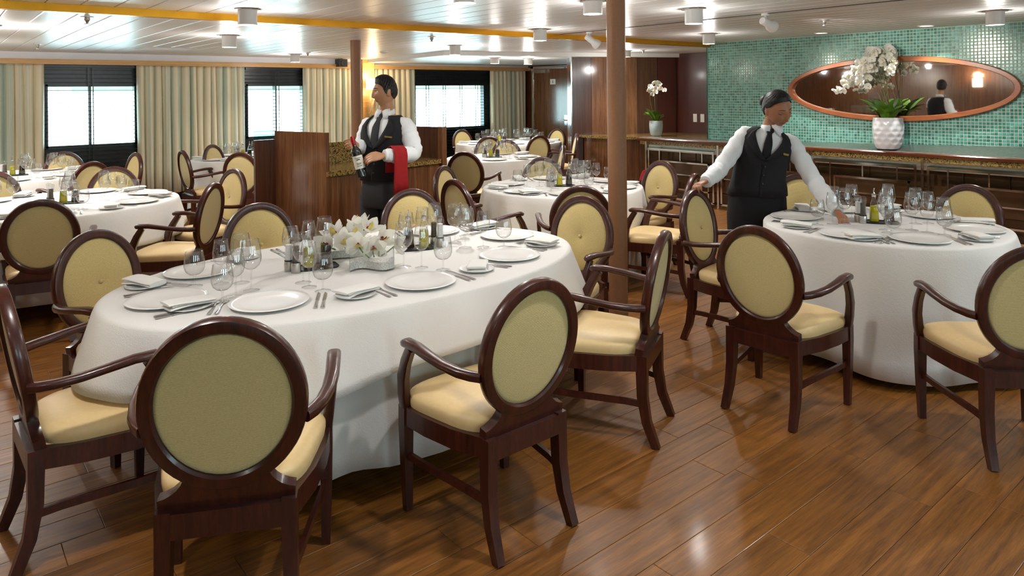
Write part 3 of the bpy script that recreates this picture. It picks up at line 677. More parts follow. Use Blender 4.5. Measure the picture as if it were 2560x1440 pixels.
def napkin_me(seed=1):
    m = MB(); rnd = random.Random(seed)
    # two soft folded layers wrapped by a third
    def slab(w, d, z0, z1, sx, tw):
        R = []
        for i in range(9):
            u = i/8; x = -w/2+w*u; e = .5 if i in (0, 8) else 1
            zc = (z0+z1)/2+.004*sin(u*3+tw); hz = (z1-z0)/2*(.75 if i in (0, 8) else 1)
            R.append([(x+sx, d/2*copys(cos(2*pi*k/14), .7)+.006*sin(u*4+tw), zc+hz*copys(sin(2*pi*k/14), .8)) for k in range(14)])
        m.rings(R)
    slab(.175, .094, 0, .012, 0, 0); slab(.165, .086, .008, .020, .004, .6); slab(.178, .092, .014, .027, -.003, 1.2)
    return m.mesh('folded_napkin', 'napkin_linen', angle=70)
def copys(v, e): return math.copysign(abs(v)**e, v)
NAP = napkin_me()
def fork():
    t = thing('fork', 'x', 'fork')
    MB().tube([(0, -.105, .005), (0, -.09, .004), (0, -.04, .003), (0, .01, .003), (0, .035, .006)], [(.007, .002), (.0085, .002), (.0055, .002), (.003, .002), (.0035, .0018)], 8).build('handle', 'steel', t)
    m = MB().tube([(0, .033, .006), (0, .045, .005), (0, .058, .003)], [(.003, .0015), (.0105, .0013), (.0115, .0012)], 8)
    for k in range(4): m.tube([(-.0092+k*.0061, .056, .003), (-.0092+k*.0061, .08, .0035), (-.0088+k*.0059, .098, .006)], [(.0019, .0011), (.0018, .001), (.001, .0008)], 4)
    m.build('tines', 'steel', t); return t
def knife():
    t = thing('knife', 'x', 'knife')
    MB().tube([(0, -.115, .004), (0, -.105, .004), (0, -.06, .0035), (0, -.015, .0035), (0, .0, .003)], [(.006, .003), (.0085, .0035), (.006, .003), (.0048, .003), (.006, .0025)], 8).build('handle', 'steel', t)
    MB().add([(-.006, 0, .0015), (.006, 0, .0015), (.0085, .06, .0015), (.008, .10, .0015), (-.003, .122, .0015), (-.006, .08, .0015), (-.006, 0, .004), (.006, 0, .003), (.0085, .06, .0025), (.008, .10, .0025), (-.003, .122, .003), (-.006, .08, .004)],
             [(5, 4, 3, 2, 1, 0), (6, 7, 8, 9, 10, 11)]+[(i, (i+1) % 6, 6+(i+1) % 6, 6+i) for i in range(6)]).build('blade', 'steel', t, False)
    return t
FK, KN = fork(), knife()
used = set()
def place(src, loc, rz, label, group):
    if src.name not in used:
        used.add(src.name); src.location = loc; src.rotation_euler.z = rz; src['label'] = label; src['group'] = group
        return src
    return dup(src, loc, rz, label, group)
def single(name, me, loc, rz, label, cat, group, rot=None):
    o = inst(name, me, None, loc, rot or (0, 0, rz)); return tag(o, label, cat, group)
RED1 = WHT1 = WAT1 = None
def joined(src, nm):
    mb = MB()
    for c in kids(src):
        me = c.data; n = len(mb.v); mb.v += [tuple(v.co) for v in me.vertices]; mb.f += [tuple(i+n for i in p.vertices) for p in me.polygons]
    return mb.mesh(nm, 'clear_glass', angle=180)
RED1, WHT1, WAT1 = joined(RED, 'red_wine_glass'), joined(WHT, 'white_wine_glass'), joined(WAT, 'water_goblet')
def setting(tab, seat, px, py, az, detail=2, items='pbnffkkrwg', jit=0):
    """one place: plate centre, diner looks along az (clockwise from +Y)"""
    a = radians(az); nx, ny = sin(a), cos(a); rx, ry = cos(a), -sin(a); rz = -a; z = ZT+.0025; rnd = random.Random(int(px*1000+py*77))
    T = f'at {seat} place, {tab}'; G = f' on the {tab}'
    def P(r_, f_, dz=0): return (px+rx*r_+nx*f_, py+ry*r_+ny*f_, z+dz)
    if 'p' in items: single('dinner_plate', DPL, P(0, 0), rz, 'large white dinner plate '+T, 'plate', 'dinner plates'+G)
    if 'b' in items: single('bread_plate', BPL, P(-.31, .02), rz, 'small white bread plate under the napkin '+T, 'plate', 'bread plates'+G)
    if 'n' in items: single('folded_napkin', NAP, P(-.31, .015, .0115), rz+rnd.uniform(.2, .7), 'folded white napkin on the bread plate '+T, 'napkin', 'folded napkins'+G)
    if 'f' in items:
        place(FK, P(-.185, .0), rz, 'dinner fork next to the plate '+T, 'forks'+G)
        if detail > 1: place(FK, P(-.213, .004), rz, 'outer salad fork beside the bread plate '+T, 'forks'+G)
    if 'k' in items:
        place(KN, P(.188, .0), rz, 'dinner knife next to the plate '+T, 'knives'+G)
        if detail > 1: place(KN, P(.216, -.004), rz, 'outer knife farthest from the plate '+T, 'knives'+G)
    for ch, src, me, r_, f_, lb in (('r', RED, RED1, .095, .31, 'tall red wine glass'), ('w', WHT, WHT1, .145, .225, 'slimmer white wine glass'), ('g', WAT, WAT1, .20, .14, 'short stemmed water goblet')):
        if ch in items:
            q = P(r_+rnd.uniform(-.012, .012), f_+rnd.uniform(-.015, .015))
            if detail > 1: place(src, q, rz, lb+' '+T, 'stemware'+G)
            else: single(src.name.split('.')[0], me, q, rz, lb+' '+T, 'glass', 'stemware'+G)
for seat, x, y, az in (('front left', 1.07, 2.86, 28), ('front middle', 1.70, 2.71, 0), ('front right', 2.32, 2.84, -24), ('right end', 2.63, 3.24, -92), ('rear right', 2.38, 3.64, 195), ('rear middle', 1.66, 3.71, 182), ('rear left', 1.0, 3.58, 145), ('left end', .76, 3.18, 84)):
    setting(T1N, seat, x, y, az)
for seat, th, r_ in (('near left', 183, .50), ('near right', 226, .50), ('right edge', 292, .50), ('far right', -12, .50), ('far middle', 52, .50), ('left', 112, .50)):
    a = radians(th); setting(T2N, seat, 4.62+r_*cos(a), 1.96+r_*sin(a), 270-th)
for k, nm, seats, det, its in (
 ('T5', T5N, (('left', 185), ('front', 232), ('right front', 300), ('right', -10), ('rear', 62), ('rear left', 125)), 1, 'pbnfkrwg'),
 ('T3', T3N, (('front left', 262), ('front right', 318), ('right', 8), ('rear right', 60), ('rear left', 130)), 1, 'pbnfkrwg'),
 ('T4', T4N, (('front', 262), ('right', -5), ('rear right', 60), ('rear left', 140), ('front right', 315)), 1, 'pnrwg'),
 ('T6', T6N, (('front', 235), ('right', 315), ('rear', 45), ('left', 150)), 1, 'pbnrwg'),
 ('T7', T7N, (('left', 190), ('front left', 248), ('front right', 300), ('right', 0), ('rear right', 62), ('rear left', 120)), 1, 'pnrwg'),
 ('T8', T8N, (('left', 200), ('front', 262), ('right', -10), ('rear', 100)), 1, 'pnrwg')):
    cx, cy, a_, b_, rot, _ = TABLES[k]
    for seat, th in seats:
        t = radians(th); ux, uy = (a_-.19)*cos(t-rot), (b_-.19)*sin(t-rot)
        x, y = cx+ux*cos(rot)-uy*sin(rot), cy+ux*sin(rot)+uy*cos(rot)
        setting(nm, seat, x, y, 270-th, det, its)
# condiment sets
def mill(nm, fill):
    t = thing(nm, 'x', 'mill')
    MB().lathe([(.021, 0), (.0225, .003), (.0235, .03), (.0225, .046), (.0215, .048)], 24).build('base', 'brushed_steel', t)
    MB().lathe([(.0218, .048), (.0218, .054)], 24).build('collar', 'black_plastic', t)
    MB().lathe([(.0165, .055), (.0145, .09), (.0150, .128)], 18).build('filling', fill, t)
    MB().lathe([(.0205, .054), (.0185, .08), (.0185, .12), (.0205, .143), (.0225, .152), (.0215, .164), (.012, .170), (.001, .171)], 24, caps=False).build('body', 'clear_glass', t, angle=180)
    return t
def cruet(nm, fill):
    t = thing(nm, 'x', 'bottle')
    def sq(k, z): return [(.029*k*copys(cos(2*pi*(i+.5)/20), .55), .029*k*copys(sin(2*pi*(i+.5)/20), .55), z) for i in range(20)]
    MB().rings([sq(.9, .006), sq(.93, .01), sq(.80, .07), sq(.72, .10)]).build('liquid', fill, t)
    MB().rings([sq(.95, 0), sq(1, .004), sq(.88, .07), sq(.72, .115), sq(.40, .145), sq(.36, .16)], capb=False).build('flask', 'clear_glass', t, angle=180)
    MB().lathe([(.012, .158), (.013, .162), (.013, .175), (.006, .178)], 14).build('stopper', 'steel', t)
    MB().tube([(0, 0, .178), (0, .002, .195), (.004, .008, .212)], [.0045, .004, .003], 8).build('spout', 'steel', t)
    return t
SALT, PEP, OIL, VIN = mill('salt_mill', 'salt'), mill('pepper_mill', 'peppercorn'), cruet('oil_bottle', 'olive_oil'), cruet('vinegar_bottle', 'balsamic')
def rbox(w_, d_, z0, z1, e=.3, n=28):
    def r_(k, z): return [(w_/2*k*copys(cos(2*pi*(i+.5)/n), e), d_/2*k*copys(sin(2*pi*(i+.5)/n), e), z) for i in range(n)]
    return r_
def tray_me():
    r_ = rbox(.20, .125, 0, 0, .35)
    return MB().rings([r_(.94, 0), r_(1, .008), r_(.985, .009), r_(.95, .004), r_(.3, .004)]).mesh('tray', 'black_plastic')
TRAY = tray_me()
def condiments(tab, x, y, az, which=''):
    a = radians(az); ca, sa = cos(-a), sin(-a); z = ZT+.0025
    def P(u, v, dz=0): return (x+u*ca-v*sa, y+u*sa+v*ca, z+dz)
    w_ = (which+' ' if which else '')
    T = f'on the {w_}tray of the {tab}'; G = f' of the {tab}'
    single('condiment_tray', TRAY, P(0, 0), -a, f'dark rectangular condiment {w_}tray on the {tab}', 'tray', 'condiment trays')
    place(OIL, P(-.042, .01, .0045), -a, 'square cruet of yellow olive oil '+T, 'oil bottles'); place(VIN, P(.042, .0, .0045), -a+.3, 'square cruet of dark vinegar '+T, 'vinegar bottles')
    place(SALT, P(-.135, .0), -a, f'glass salt mill beside the {w_}tray of the {tab}', 'salt mills'); place(PEP, P(-.112, -.05), -a, f'glass pepper mill beside the {w_}tray of the {tab}', 'pepper mills')
condiments(T1N, 1.475, 3.30, 12, 'left'); condiments(T1N, 2.06, 3.33, 200, 'right')
condiments(T2N, 4.66, 1.97, 60); condiments(T5N, 4.42, 4.62, 40); condiments(T3N, .87, 6.62, 20); condiments(T4N, .75, 9.35, 0); condiments(T6N, 5.72, 7.3, 40); condiments(T7N, 7.5, 9.35, 40); condiments(T8N, 3.35, 9.75, 10)
# ------------------------------------------------------------------ orchids
def petal(m, L, W, ang, tilt, cup=.15, c=(0, 0, 0), yaw=0):
    n0 = len(m.v); R = []
    for i in range(6):
        u = i/5; w_ = W*(sin(pi*min(1, u*.93+.06)))**.7*.5; row = []
        for k in range(5):
            s = (k-2)/2; row.append((s*w_, L*u, cup*L*(u*u*.9)-.18*w_*(1-s*s)))
        R.append(row)
    v = [p for r_ in R for p in r_]; f = [(a*5+i, a*5+i+1, (a+1)*5+i+1, (a+1)*5+i) for a in range(5) for i in range(4)]
    m.add(v, f); m.xf(Matrix.Translation(c) @ Matrix.Rotation(ang, 4, 'Z') @ Matrix.Rotation(tilt, 4, 'X'), n0)
def blossom_me(s=.042):
    m = MB()
    for a in (0, 2*pi/3, -2*pi/3): petal(m, s, s*.75, a, .25)
    for a in (pi/2-.25, -pi/2+.25): petal(m, s*1.05, s*1.25, a, .35)
    m.cur = 1; petal(m, s*.45, s*.4, pi, .9, .5); m.ball((0, 0, .006), .006, 6, 4)
    return m.mesh('blossom', ['petal_white', 'petal_yellow'], angle=180)
BLOS = blossom_me()
def leaf_me(L, W, bend, nm='leaf'):
    m = MB(); R = []
    for i in range(9):
        u = i/8; w_ = W/2*(sin(pi*min(1, .12+.88*u)))**.6 if u < 1 else .002; b = bend*u*u
        y, z = L*(.32*u+.42*u*u), L*(1.05*u-bend*.62*u*u)
        R.append([(-w_, y, z+w_*.35), (-w_*.5, y, z+w_*.08), (0, y, z-.002), (w_*.5, y, z+w_*.08), (w_, y, z+w_*.35), (0, y, z-.005)])
    return m.rings(R).mesh(nm, 'leaf_green', angle=60)
LEAVES = [leaf_me(.26, .135, .55), leaf_me(.23, .12, .9), leaf_me(.27, .13, .3)]
def potted(name, label, loc, rb, rt, h, potmat, n_leaf, stems, seed, dent=True, lsc=1, bsc=1):
    rnd = random.Random(seed); t = thing(name, label, 'potted plant', loc)
    R = []; N, K = 60, 22
    prof = [(.80, 0), (.88, .02), (.97, .12), (1.03, .3), (1.06, .5), (1.04, .7), (.98, .88), (.95, 1.0)]
    for a in range(K+1):
        u = a/K; j = max(q for q in range(len(prof)) if prof[q][1] <= u+1e-9); k2 = min(j+1, len(prof)-1)
        f_ = 0 if k2 == j else (u-prof[j][1])/(prof[k2][1]-prof[j][1]); r0_ = (rb+(rt-rb)*u)*(prof[j][0]*(1-f_)+prof[k2][0]*f_)
        row = []
        for i in range(N):
            th = 2*pi*i/N; d = 0
            if dent and .04 < u < .97:
                rw = u*6.2; ri = math.floor(rw); cc = (th/(2*pi)*11+.5*(ri % 2)) % 1
                d = -.055*rt*max(0, 1-((cc-.5)/.42)**2-((rw-ri-.5)/.5)**2)
            row.append(((r0_+d)*cos(th), (r0_+d)*sin(th), h*u))
        R.append(row)
    R.append([(x*.93, y*.93, h) for x, y, z in R[-1]]); R.append([(x*.9, y*.9, h*.9) for x, y, z in R[-1]])
    MB().rings(R).build('pot', potmat, t, angle=80 if not dent else 30)
    mm = MB()
    for i in range(70):
        a = rnd.uniform(0, 6.28); q = rt*.82*sqrt(rnd.random()); mm.ball((q*cos(a), q*sin(a), h*.94), (rt*.14, rt*.14, .012+.012*rnd.random()), 6, 4)
    tag(mm.build('moss', 'moss', t), None, None, kind='stuff')
    for i in range(n_leaf):
        a = 2*pi*i/n_leaf+rnd.uniform(-.25, .25); q = rt*rnd.uniform(.15, .5); s = rnd.uniform(.75, 1.1)*lsc*(.62 if cos(a) > .15 else 1)
        inst('leaf', LEAVES[i % 3], t, (q*cos(a), q*sin(a), h*.93), (rnd.uniform(-.1, .1), 0, a-pi/2), (s, s, s))
    for (bx, by, pts, nb) in stems:
        path = [Vector((bx, by, h*.92))]+[Vector(p) for p in pts]
        # smooth the stem
        sm = []
        for i in range(len(path)-1):
            p0, p1, p2, p3 = path[max(0, i-1)], path[i], path[i+1], path[min(len(path)-1, i+2)]
            for k in range(5):
                u = k/5; sm.append(.5*((2*p1)+(p2-p0)*u+(2*p0-5*p1+4*p2-p3)*u*u+(3*p1-p0-3*p2+p3)*u**3))
        sm.append(path[-1]); MB().tube(sm, .0035*max(1, lsc*.8), 6).build('flower_stem', 'stem_green', t)
        for k in range(nb):
            u = 1-(k/nb)*.42; p = sm[min(len(sm)-1, int(u*(len(sm)-1)))]
            s = rnd.uniform(.85, 1.15)*bsc; a = rnd.uniform(0, 6.28)
            off = Vector((rnd.uniform(-.05, .05), rnd.uniform(-.06, .06), rnd.uniform(-.05, .04)))*bsc
            dr_ = Vector((-.77+rnd.uniform(-.7, .7), -.5+rnd.uniform(-.7, .7), rnd.uniform(-.35, .35)))
            o = inst('blossom', BLOS, t, p+off, dr_.to_track_quat('Z', 'Y').to_euler(), (s, s, s)); o.rotation_euler.rotate_axis('Z', rnd.uniform(-.5, .5))
    return t
# ================================================================== BUFFET COUNTER
bc = thing('buffet_counter', 'long buffet counter with wood edged top and chrome rails along the mosaic wall', 'counter', (8.2, 0, 0))
def zb(y): return .893+max(0, min(1, (5.94-y)/4.4))*.11
ys = [-2.6+9.58*i/64 for i in range(65)]
R = [[(-.01, y, .855), (.30, y, .855), (.30, y, zb(y)), (.04, y, .896), (.0, y, .896), (-.012, y, .885)] for y in ys]
m = MB().rings(R); m.build('counter_top', 'counter_wood', bc, angle=30)
MB().rings([[(.042, y, .9005), (.295, y, zb(y)+.0045), (.295, y, zb(y)-.002), (.042, y, .894)] for y in ys]).build('steel_inlay', 'brushed_steel', bc, angle=30)
MB().box(.02, .30, -2.6, 6.95, .80, .854).build('granite_band', 'granite', bc, False)
MB().box(.16, .30, -2.6, 6.9, .70, .80).build('steel_band', 'brushed_steel', bc, False)
MB().box(.26, .30, -2.6, 6.9, .0, .70).build('counter_body', 'dark_gap', bc, False)
rnd = random.Random(4)
tl = []
for r_, (z0, z1) in enumerate(((.02, .16), (.165, .33), (.335, .50), (.505, .695))):
    y = -2.6-.27*(r_ % 2)
    while y < 6.8:
        L = rnd.choice((.42, .55, .62)); MB().rings([[(.26, y+.003, z0), (.26, y+L-.003, z0), (.26, y+L-.003, z1), (.26, y+.003, z1)][::-1], [(.248, y+.003, z0), (.248, y+L-.003, z0), (.248, y+L-.003, z1), (.248, y+.003, z1)][::-1], [(.243, y+.009, z0+.006), (.243, y+L-.009, z0+.006), (.243, y+L-.009, z1-.006), (.243, y+.009, z1-.006)][::-1]], capa=False).build('mirror_tile', 'mirror_tile', bc, False); y += L
posts = [6.79, 5.56, 4.275, 3.03, 1.79, .55]
for i, y in enumerate(posts):
    MB().box(-.04, -.015, y-.014, y+.014, 0, .85).build('post', 'chrome', bc, False)
for y1, y0 in zip(posts, posts[1:]):
    q = .018; a, b_ = y0+.05, y1-.05
    fr = MB(); fr.box(-.055, -.03, a, b_, .735, .76); fr.box(-.055, -.03, a, a+.025, .06, .735); fr.box(-.055, -.03, b_-.025, b_, .06, .735); fr.box(-.055, -.03, a, b_, .05, .075)
    fr.build('rail_frame', 'chrome', bc, False)
    f2 = MB(); f2.box(-.085, -.062, a+.06, b_-.26, .575, .595); f2.box(-.085, -.062, b_-.28, b_-.26, .20, .575); f2.box(-.085, -.062, a+.06, a+.08, .12, .595); f2.box(-.085, -.062, a+.06, b_-.26, .2, .22)
    f2.build('inner_frame', 'chrome', bc, False)
    f3 = MB(); f3.box(-.03, -.012, a+.2, a+.215, .595, .735); f3.box(-.03, -.012, (a+b_)/2, (a+b_)/2+.015, .595, .735); f3.box(-.03, -.012, b_-.2, b_-.185, .40, .735); f3.box(-.03, -.012, a+.03, b_-.03, .40, .415)
    f3.build('cross_bars', 'chrome', bc, False)
    MB().box(-.09, .0, a+.02, b_-.02, .762, .772).build('glass_shelf', 'teal_glass', bc, False)
    MB().box(-.005, .004, a+.03, b_-.03, .30, .56).build('dark_panel', 'mirror_tile', bc, False)
nc = thing('niche_counter', 'granite topped corner counter in the red wood niche behind the near column', 'counter', (0, 0, 0))
NP = [(8.03, 8.06), (8.06, 7.32), (8.27, 6.99), (8.5, 5.97), (9.58, 5.97), (9.58, 7.31)]
MB().prism(NP, .86, .898).build('counter_top', 'granite', nc, False)
MB().prism([(8.1, 8.0), (8.12, 7.36), (8.5, 6.95), (8.56, 6.02), (9.56, 6.02), (9.56, 7.26)], 0, .86).build('cabinet_body', 'wall_wood', nc, False)
# oval mirror
mi = thing('oval_mirror', 'wide oval wall mirror in an orange brown wood frame on the mosaic', 'mirror', (8.5, 3.46, 1.588))
A, B = 1.25, .372
R = []
for i in range(96):
    th = 2*pi*i/96; R.append([(-d, (A-w_)*cos(th), (B-w_)*sin(th)) for w_, d in ((0, .002), (0, .045), (.008, .055), (.055, .055), (.062, .045), (.062, .012))])
wood('orange_wood', rgb('7a3d1c'), rgb('a8602f'), .3, .4, (6, 1, 6))
MB().rings(R, closed=True).build('mirror_frame', 'orange_wood', mi, angle=40)
MB().rings([[(-.012, k*(A-.058)*cos(2*pi*i/96), k*(B-.058)*sin(2*pi*i/96)) for i in range(96)] for k in (1, .5, .02)], capa=False).build('mirror_glass', 'mirror', mi)
# orchids on the counters
st = []
for i, (tx, ty, hz, nb) in enumerate(((-.05, .44, .34, 26), (-.12, .34, .50, 26), (-.03, .24, .57, 26), (-.14, .14, .60, 26), (-.02, .0, .60, 24), (-.12, -.08, .54, 18), (-.10, .50, .24, 16))):
    st.append((random.uniform(-.05, .05), random.uniform(-.07, .07), ((tx*.3, ty*.1, .40+hz*.5), (tx*.5, ty*.3, .48+hz*.95), (tx*.8, ty*.68, .51+hz*.97), (tx*1.1, ty, .46+hz*.74)), nb))
potted('potted_orchid', 'big white orchid bouquet in a dented silver pot before the oval mirror', (8.325, 3.44, .918), .145, .160, .35, 'pot_silver', 22, st, 3, True, 1.05, 1.12)
# the mirror image of the stems that the photograph shows comes from these real ones
potted('potted_orchid', 'small white orchid with one stem in a pale blue pot on the niche counter', (8.6, 6.95, .899), .085, .105, .235, 'pot_blue', 10,
       [(0, 0, ((.0, .02, .55), (-.02, 0, .72), (-.04, -.06, .80), (-.06, -.16, .74)), 9), (.02, .03, ((.0, .1, .5), (-.02, .09, .70), (-.04, .04, .74), (-.05, -.02, .66)), 7)], 8, False, .85, 1.15)
# ------------------------------------------------------------------ service station
ss = thing('service_station', 'wood service station with granite top and splashback between the tables', 'cabinet', (2.745, 5.93, 0))
ex, ey = Vector((1.435, .30)).normalized(), Vector((-.30, 1.435)).normalized()
def q2(u, v): p = ex*u+ey*v; return (p.x, p.y)
def pr(u0, u1, v0, v1): return [q2(u0, v0), q2(u1, v0), q2(u1, v1), q2(u0, v1)]
MB().prism(pr(0, 1.45, .02, .62), 0, .855).build('cabinet_body', 'wall_wood', ss, False)
MB().prism(pr(0, 1.45, -.01, .62), .856, .90).build('counter_top', 'granite', ss, False)
MB().prism(pr(.0, 1.45, .585, .62), .901, 1.11).build('splashback', 'granite', ss, False)
for u0 in (.02, .50, .98): MB().prism(pr(u0, u0+.455, .008, .02), .05, .84).build('door', 'wall_wood', ss, False)
def panel(a, b, th, z, nm, mt): 
    d = (Vector(b)-Vector(a)).normalized(); n = Vector((d.y, -d.x))*th
    return MB().prism([a, b, (b[0]-n.x, b[1]-n.y), (a[0]-n.x, a[1]-n.y)][::-1] if False else [a, (a[0]-n.x, a[1]-n.y), (b[0]-n.x, b[1]-n.y), b], 0, z).build(nm, mt, ss, False)
panel((-.002, 0), (-.190, .72), -.035, 1.25, 'side_panel', 'wall_wood')
panel((1.437, .29), (1.26, .95), -.03, 1.235, 'side_panel', 'dark_wall_wood')
MB().prism([(1.435, .285), (1.50, .30), (1.485, .36), (1.42, .345)], 0, 1.237).build('end_post', 'wall_wood', ss, False)
panel((-.195, .74), (-.40, .70), .03, 1.17, 'end_panel', 'dark_wall_wood')
MB().prism([(-.20, .735), (-.40, .695), (-.40, .70), (-.20, .74)], 1.171, 1.265).build('glass_guard', 'teal_glass', ss, False)
# ------------------------------------------------------------------ wine stand
ws_ = thing('side_table', 'low dark side table holding the wine bucket beside the middle round table', 'table', (5.57, 4.58, 0))
MB().lathe([(.21, .42), (.22, .425), (.22, .445), (.21, .45)], 32).build('tabletop', 'mahogany', ws_)
for k in range(4):
    a = k*pi/2+.4; MB().tube([(.15*cos(a), .15*sin(a), .42), (.17*cos(a), .17*sin(a), 0)], .018, 8).build('leg', 'mahogany', ws_)
bk = thing('wine_bucket', 'shiny steel wine bucket with two bottles on the low side table', 'bucket', (5.55, 4.56, .451))
MB().lathe([(.075, 0), (.08, .005), (.105, .19), (.112, .195), (.112, .2), (.103, .2), (.1, .19), (.076, .012), (.001, .012)], 32, caps=False).build('body', 'chrome', bk)
for s in (-1, 1): MB().tube([(s*.104, -.02, .16), (s*.13, -.015, .15), (s*.13, .015, .15), (s*.104, .02, .16)], .006, 8).build('handle', 'chrome', bk)
def bottle(name, label, loc, foil, rot=(0, 0, 0), cork=False):
    t = thing(name, label, 'bottle', loc); t.rotation_euler = rot
    MB().lathe([(.030, .0), (.037, .004), (.0375, .02), (.0375, .19), (.034, .208), (.018, .232), (.0145, .25), (.0145, .30), (.0145, .302)], 24).build('body', 'wine_black', t)
    MB().lathe([(.0152, .25), (.0155, .252), (.0155, .312), (.014, .316)], 18).build('cork' if cork else 'foil', foil, t)
    R = [[(.0381*cos(a), .0381*sin(a), z) for a in [radians(-80+160*i/16)+pi*1.5 for i in range(17)]] for z in (.065, .165)]
    v = R[0]+R[1]; lb = MB().add(v, [(i, i+1, 18+i, 17+i) for i in range(16)]).build('label', 'label_paper', t)
    ln = MB()
    for z, hw in ((.145, 34), (.13, 20), (.105, 28), (.098, 24), (.085, 30)):
        aa = [radians(-hw+2*hw*i/8)+pi*1.5 for i in range(9)]
        ln.add([(.0384*cos(a), .0384*sin(a), z) for a in aa]+[(.0384*cos(a), .0384*sin(a), z+(.004 if z != .13 else .009)) for a in aa], [(i, i+1, 10+i, 9+i) for i in range(8)])
    ln.build('print', 'ink', lb); return t
bottle('wine_bottle', 'wine bottle wrapped in a red napkin in the steel bucket', (5.505, 4.575, .468), 'red_foil', (radians(4), radians(-8), radians(20)))
bottle('wine_bottle', 'wine bottle with a cork stopper in the steel bucket', (5.595, 4.535, .468), 'cork', (radians(2), radians(7), radians(20)), True)
rn = tag(MB().rings([[(r_*cos(a), r_*sin(a)*.8, z) for a in [2*pi*i/16 for i in range(16)]] for r_, z in ((.062, .0), (.056, .03), (.03, .09), (.012, .10), (.003, .102))]).build('red_napkin', 'red_napkin', None, loc=(5.49, 4.58, .71)), 'red napkin draped over the neck of a bottle in the wine bucket', 'napkin')
# ------------------------------------------------------------------ flower vases on the oval table
def wave_vase(name, label, loc, rotz, L):
    t = thing(name, label, 'vase', loc, rotz, 'glass wave vases')
    def outl(w_, z, n=24):
        top = []; bot = []
        for i in range(n+1):
            u = i/n; x = L*(u-.5); y = .035*sin(u*2*pi)
            top.append((x, y+w_, z)); bot.append((x, y-w_, z))
        return top[::-1]+bot
    MB().rings([outl(.036, .0), outl(.037, .004), outl(.037, .10), outl(.0345, .10), outl(.0345, .012)], capb=True).build('vase_wall', 'clear_glass', t, angle=30)
    MB().rings([outl(.0325, .008), outl(.0325, .044), outl(.02, .050)]).build('pebbles', 'pebbles', t, angle=30)['kind'] = 'stuff'
    return t
wave_vase('glass_vase', 'front wavy clear glass vase of white pebbles on the oval table', (1.66, 3.09, ZT+.003), radians(-25), .21)
wave_vase('glass_vase', 'rear wavy clear glass vase of white pebbles behind the orchids', (1.66, 3.40, ZT+.003), radians(5), .30)
def bloom_me(s):
    m = MB()
    for a in (0, 2.1, -2.1): petal(m, s, s*.62, a, .45, .25)
    for a in (1.15, -1.15): petal(m, s*.98, s*.7, a, .5, .3)
    m.cur = 1; petal(m, s*.6, s*.5, pi, 1.0, .8); m.cur = 2
    petal(m, s*.36, s*.34, pi, 1.05, 1.0, (0, 0, .006)); m.ball((0, s*.1, s*.16), (s*.07, s*.09, s*.12), 6, 4)
    return m
BL = bloom_me(.084).mesh('orchid_flower', ['petal_white', 'petal_yellow', 'petal_red'], angle=180)
FLW = [((1.545, 3.33, .835), (-.7, -.4, .4), 'leftmost white orchid flower of the table arrangement'), ((1.60, 3.27, .85), (-.2, -.8, .5), 'white orchid flower second from left, low over the rear vase'), ((1.665, 3.30, .87), (.1, -.5, .8), 'white orchid flower with red throat at the middle top of the arrangement'),
 ((1.735, 3.27, .895), (.2, -.6, .9), 'topmost white orchid flower standing upright in the arrangement'), ((1.76, 3.18, .86), (.3, -.9, .3), 'large white orchid flower facing the camera at the right'), ((1.70, 3.15, .83), (-.3, -1, .1), 'white orchid flower hanging above the front vase'), ((1.79, 3.10, .835), (.8, -.6, .2), 'rightmost white orchid flower of the table arrangement'),
 ((1.60, 3.36, .875), (-.5, -.2, .9), 'white orchid flower behind the leftmost one, facing up'), ((1.72, 3.34, .91), (-.1, .1, 1), 'white orchid flower at the back of the arrangement, facing the ceiling'), ((1.64, 3.19, .845), (-.5, -.9, .3), 'white orchid flower low between the two glass vases')]
for p, d, lb in FLW:
    t = thing('orchid_flower', lb, 'flower', p, 0, 'cut orchid flowers')
    o = inst('bloom', BL, t, (0, 0, 0), Vector(d).to_track_quat('Z', 'Y').to_euler())
    base = Vector((1.66+(p[0]-1.66)*.45, 3.10 if p[1] < 3.2 else 3.38, .80))-Vector(p)
    MB().tube([tuple(base), (base.x*.5, base.y*.4, base.z*.6), (0, 0, 0)], .0035, 6).build('flower_stem', 'leaf_green', t)
# ================================================================== PEOPLE
def remeshed(mb, name, vox, smooth=3):
    o = mb.build('tmp', 'skin_tan'); r_ = o.modifiers.new('r', 'REMESH'); r_.mode = 'VOXEL'; r_.voxel_size = vox
    s = o.modifiers.new('s', 'SMOOTH'); s.iterations = smooth; s.factor = .5
    dg = bpy.context.evaluated_depsgraph_get(); me = bpy.data.meshes.new_from_object(o.evaluated_get(dg)); me.name = name
    bpy.data.objects.remove(o)
    me.polygons.foreach_set('use_smooth', [True]*len(me.polygons)); return me
def G(x, s): return math.exp(-(x/s)**2)
def head_pt(d, male):
    x, y, z = .073*d[0], .094*d[1], .114*d[2]
    t = max(0, -z/.114)
    x *= 1-(.30 if male else .36)*t**1.6
    if y < 0: y *= 1-.45*t**1.3
    else: y *= 1-.10*t
    if y > 0:
        ax = abs(x); fr = min(1, y/.04)
        nz = 0
        if -.045 < z < .03:
            u = (.03-z)/.066; nz = (.006+.019*u**1.3)*(1 if z > -.034 else max(0, 1-((-.034-z)/.010)**2))
        wd = .0075+.006*max(0, min(1, (.0-z)/.034))
        y += fr*(nz*G(x, wd)*1.05-.010*G(ax-.031, .014)*G(z-.010, .011)+.0045*G(z-.030, .009)*G(ax-.028, .024)+.005*G(ax-.040, .02)*G(z+.022, .02)
              +.0075*G(x, .019)*(G(z+.056, .005)+1.1*G(z+.0675, .0055))-.003*G(x, .02)*G(z+.0618, .003)-.004*G(x, .02)*G(z+.079, .007)+.007*G(x, .02)*G(z+.098, .014))
    return (x, y, z)
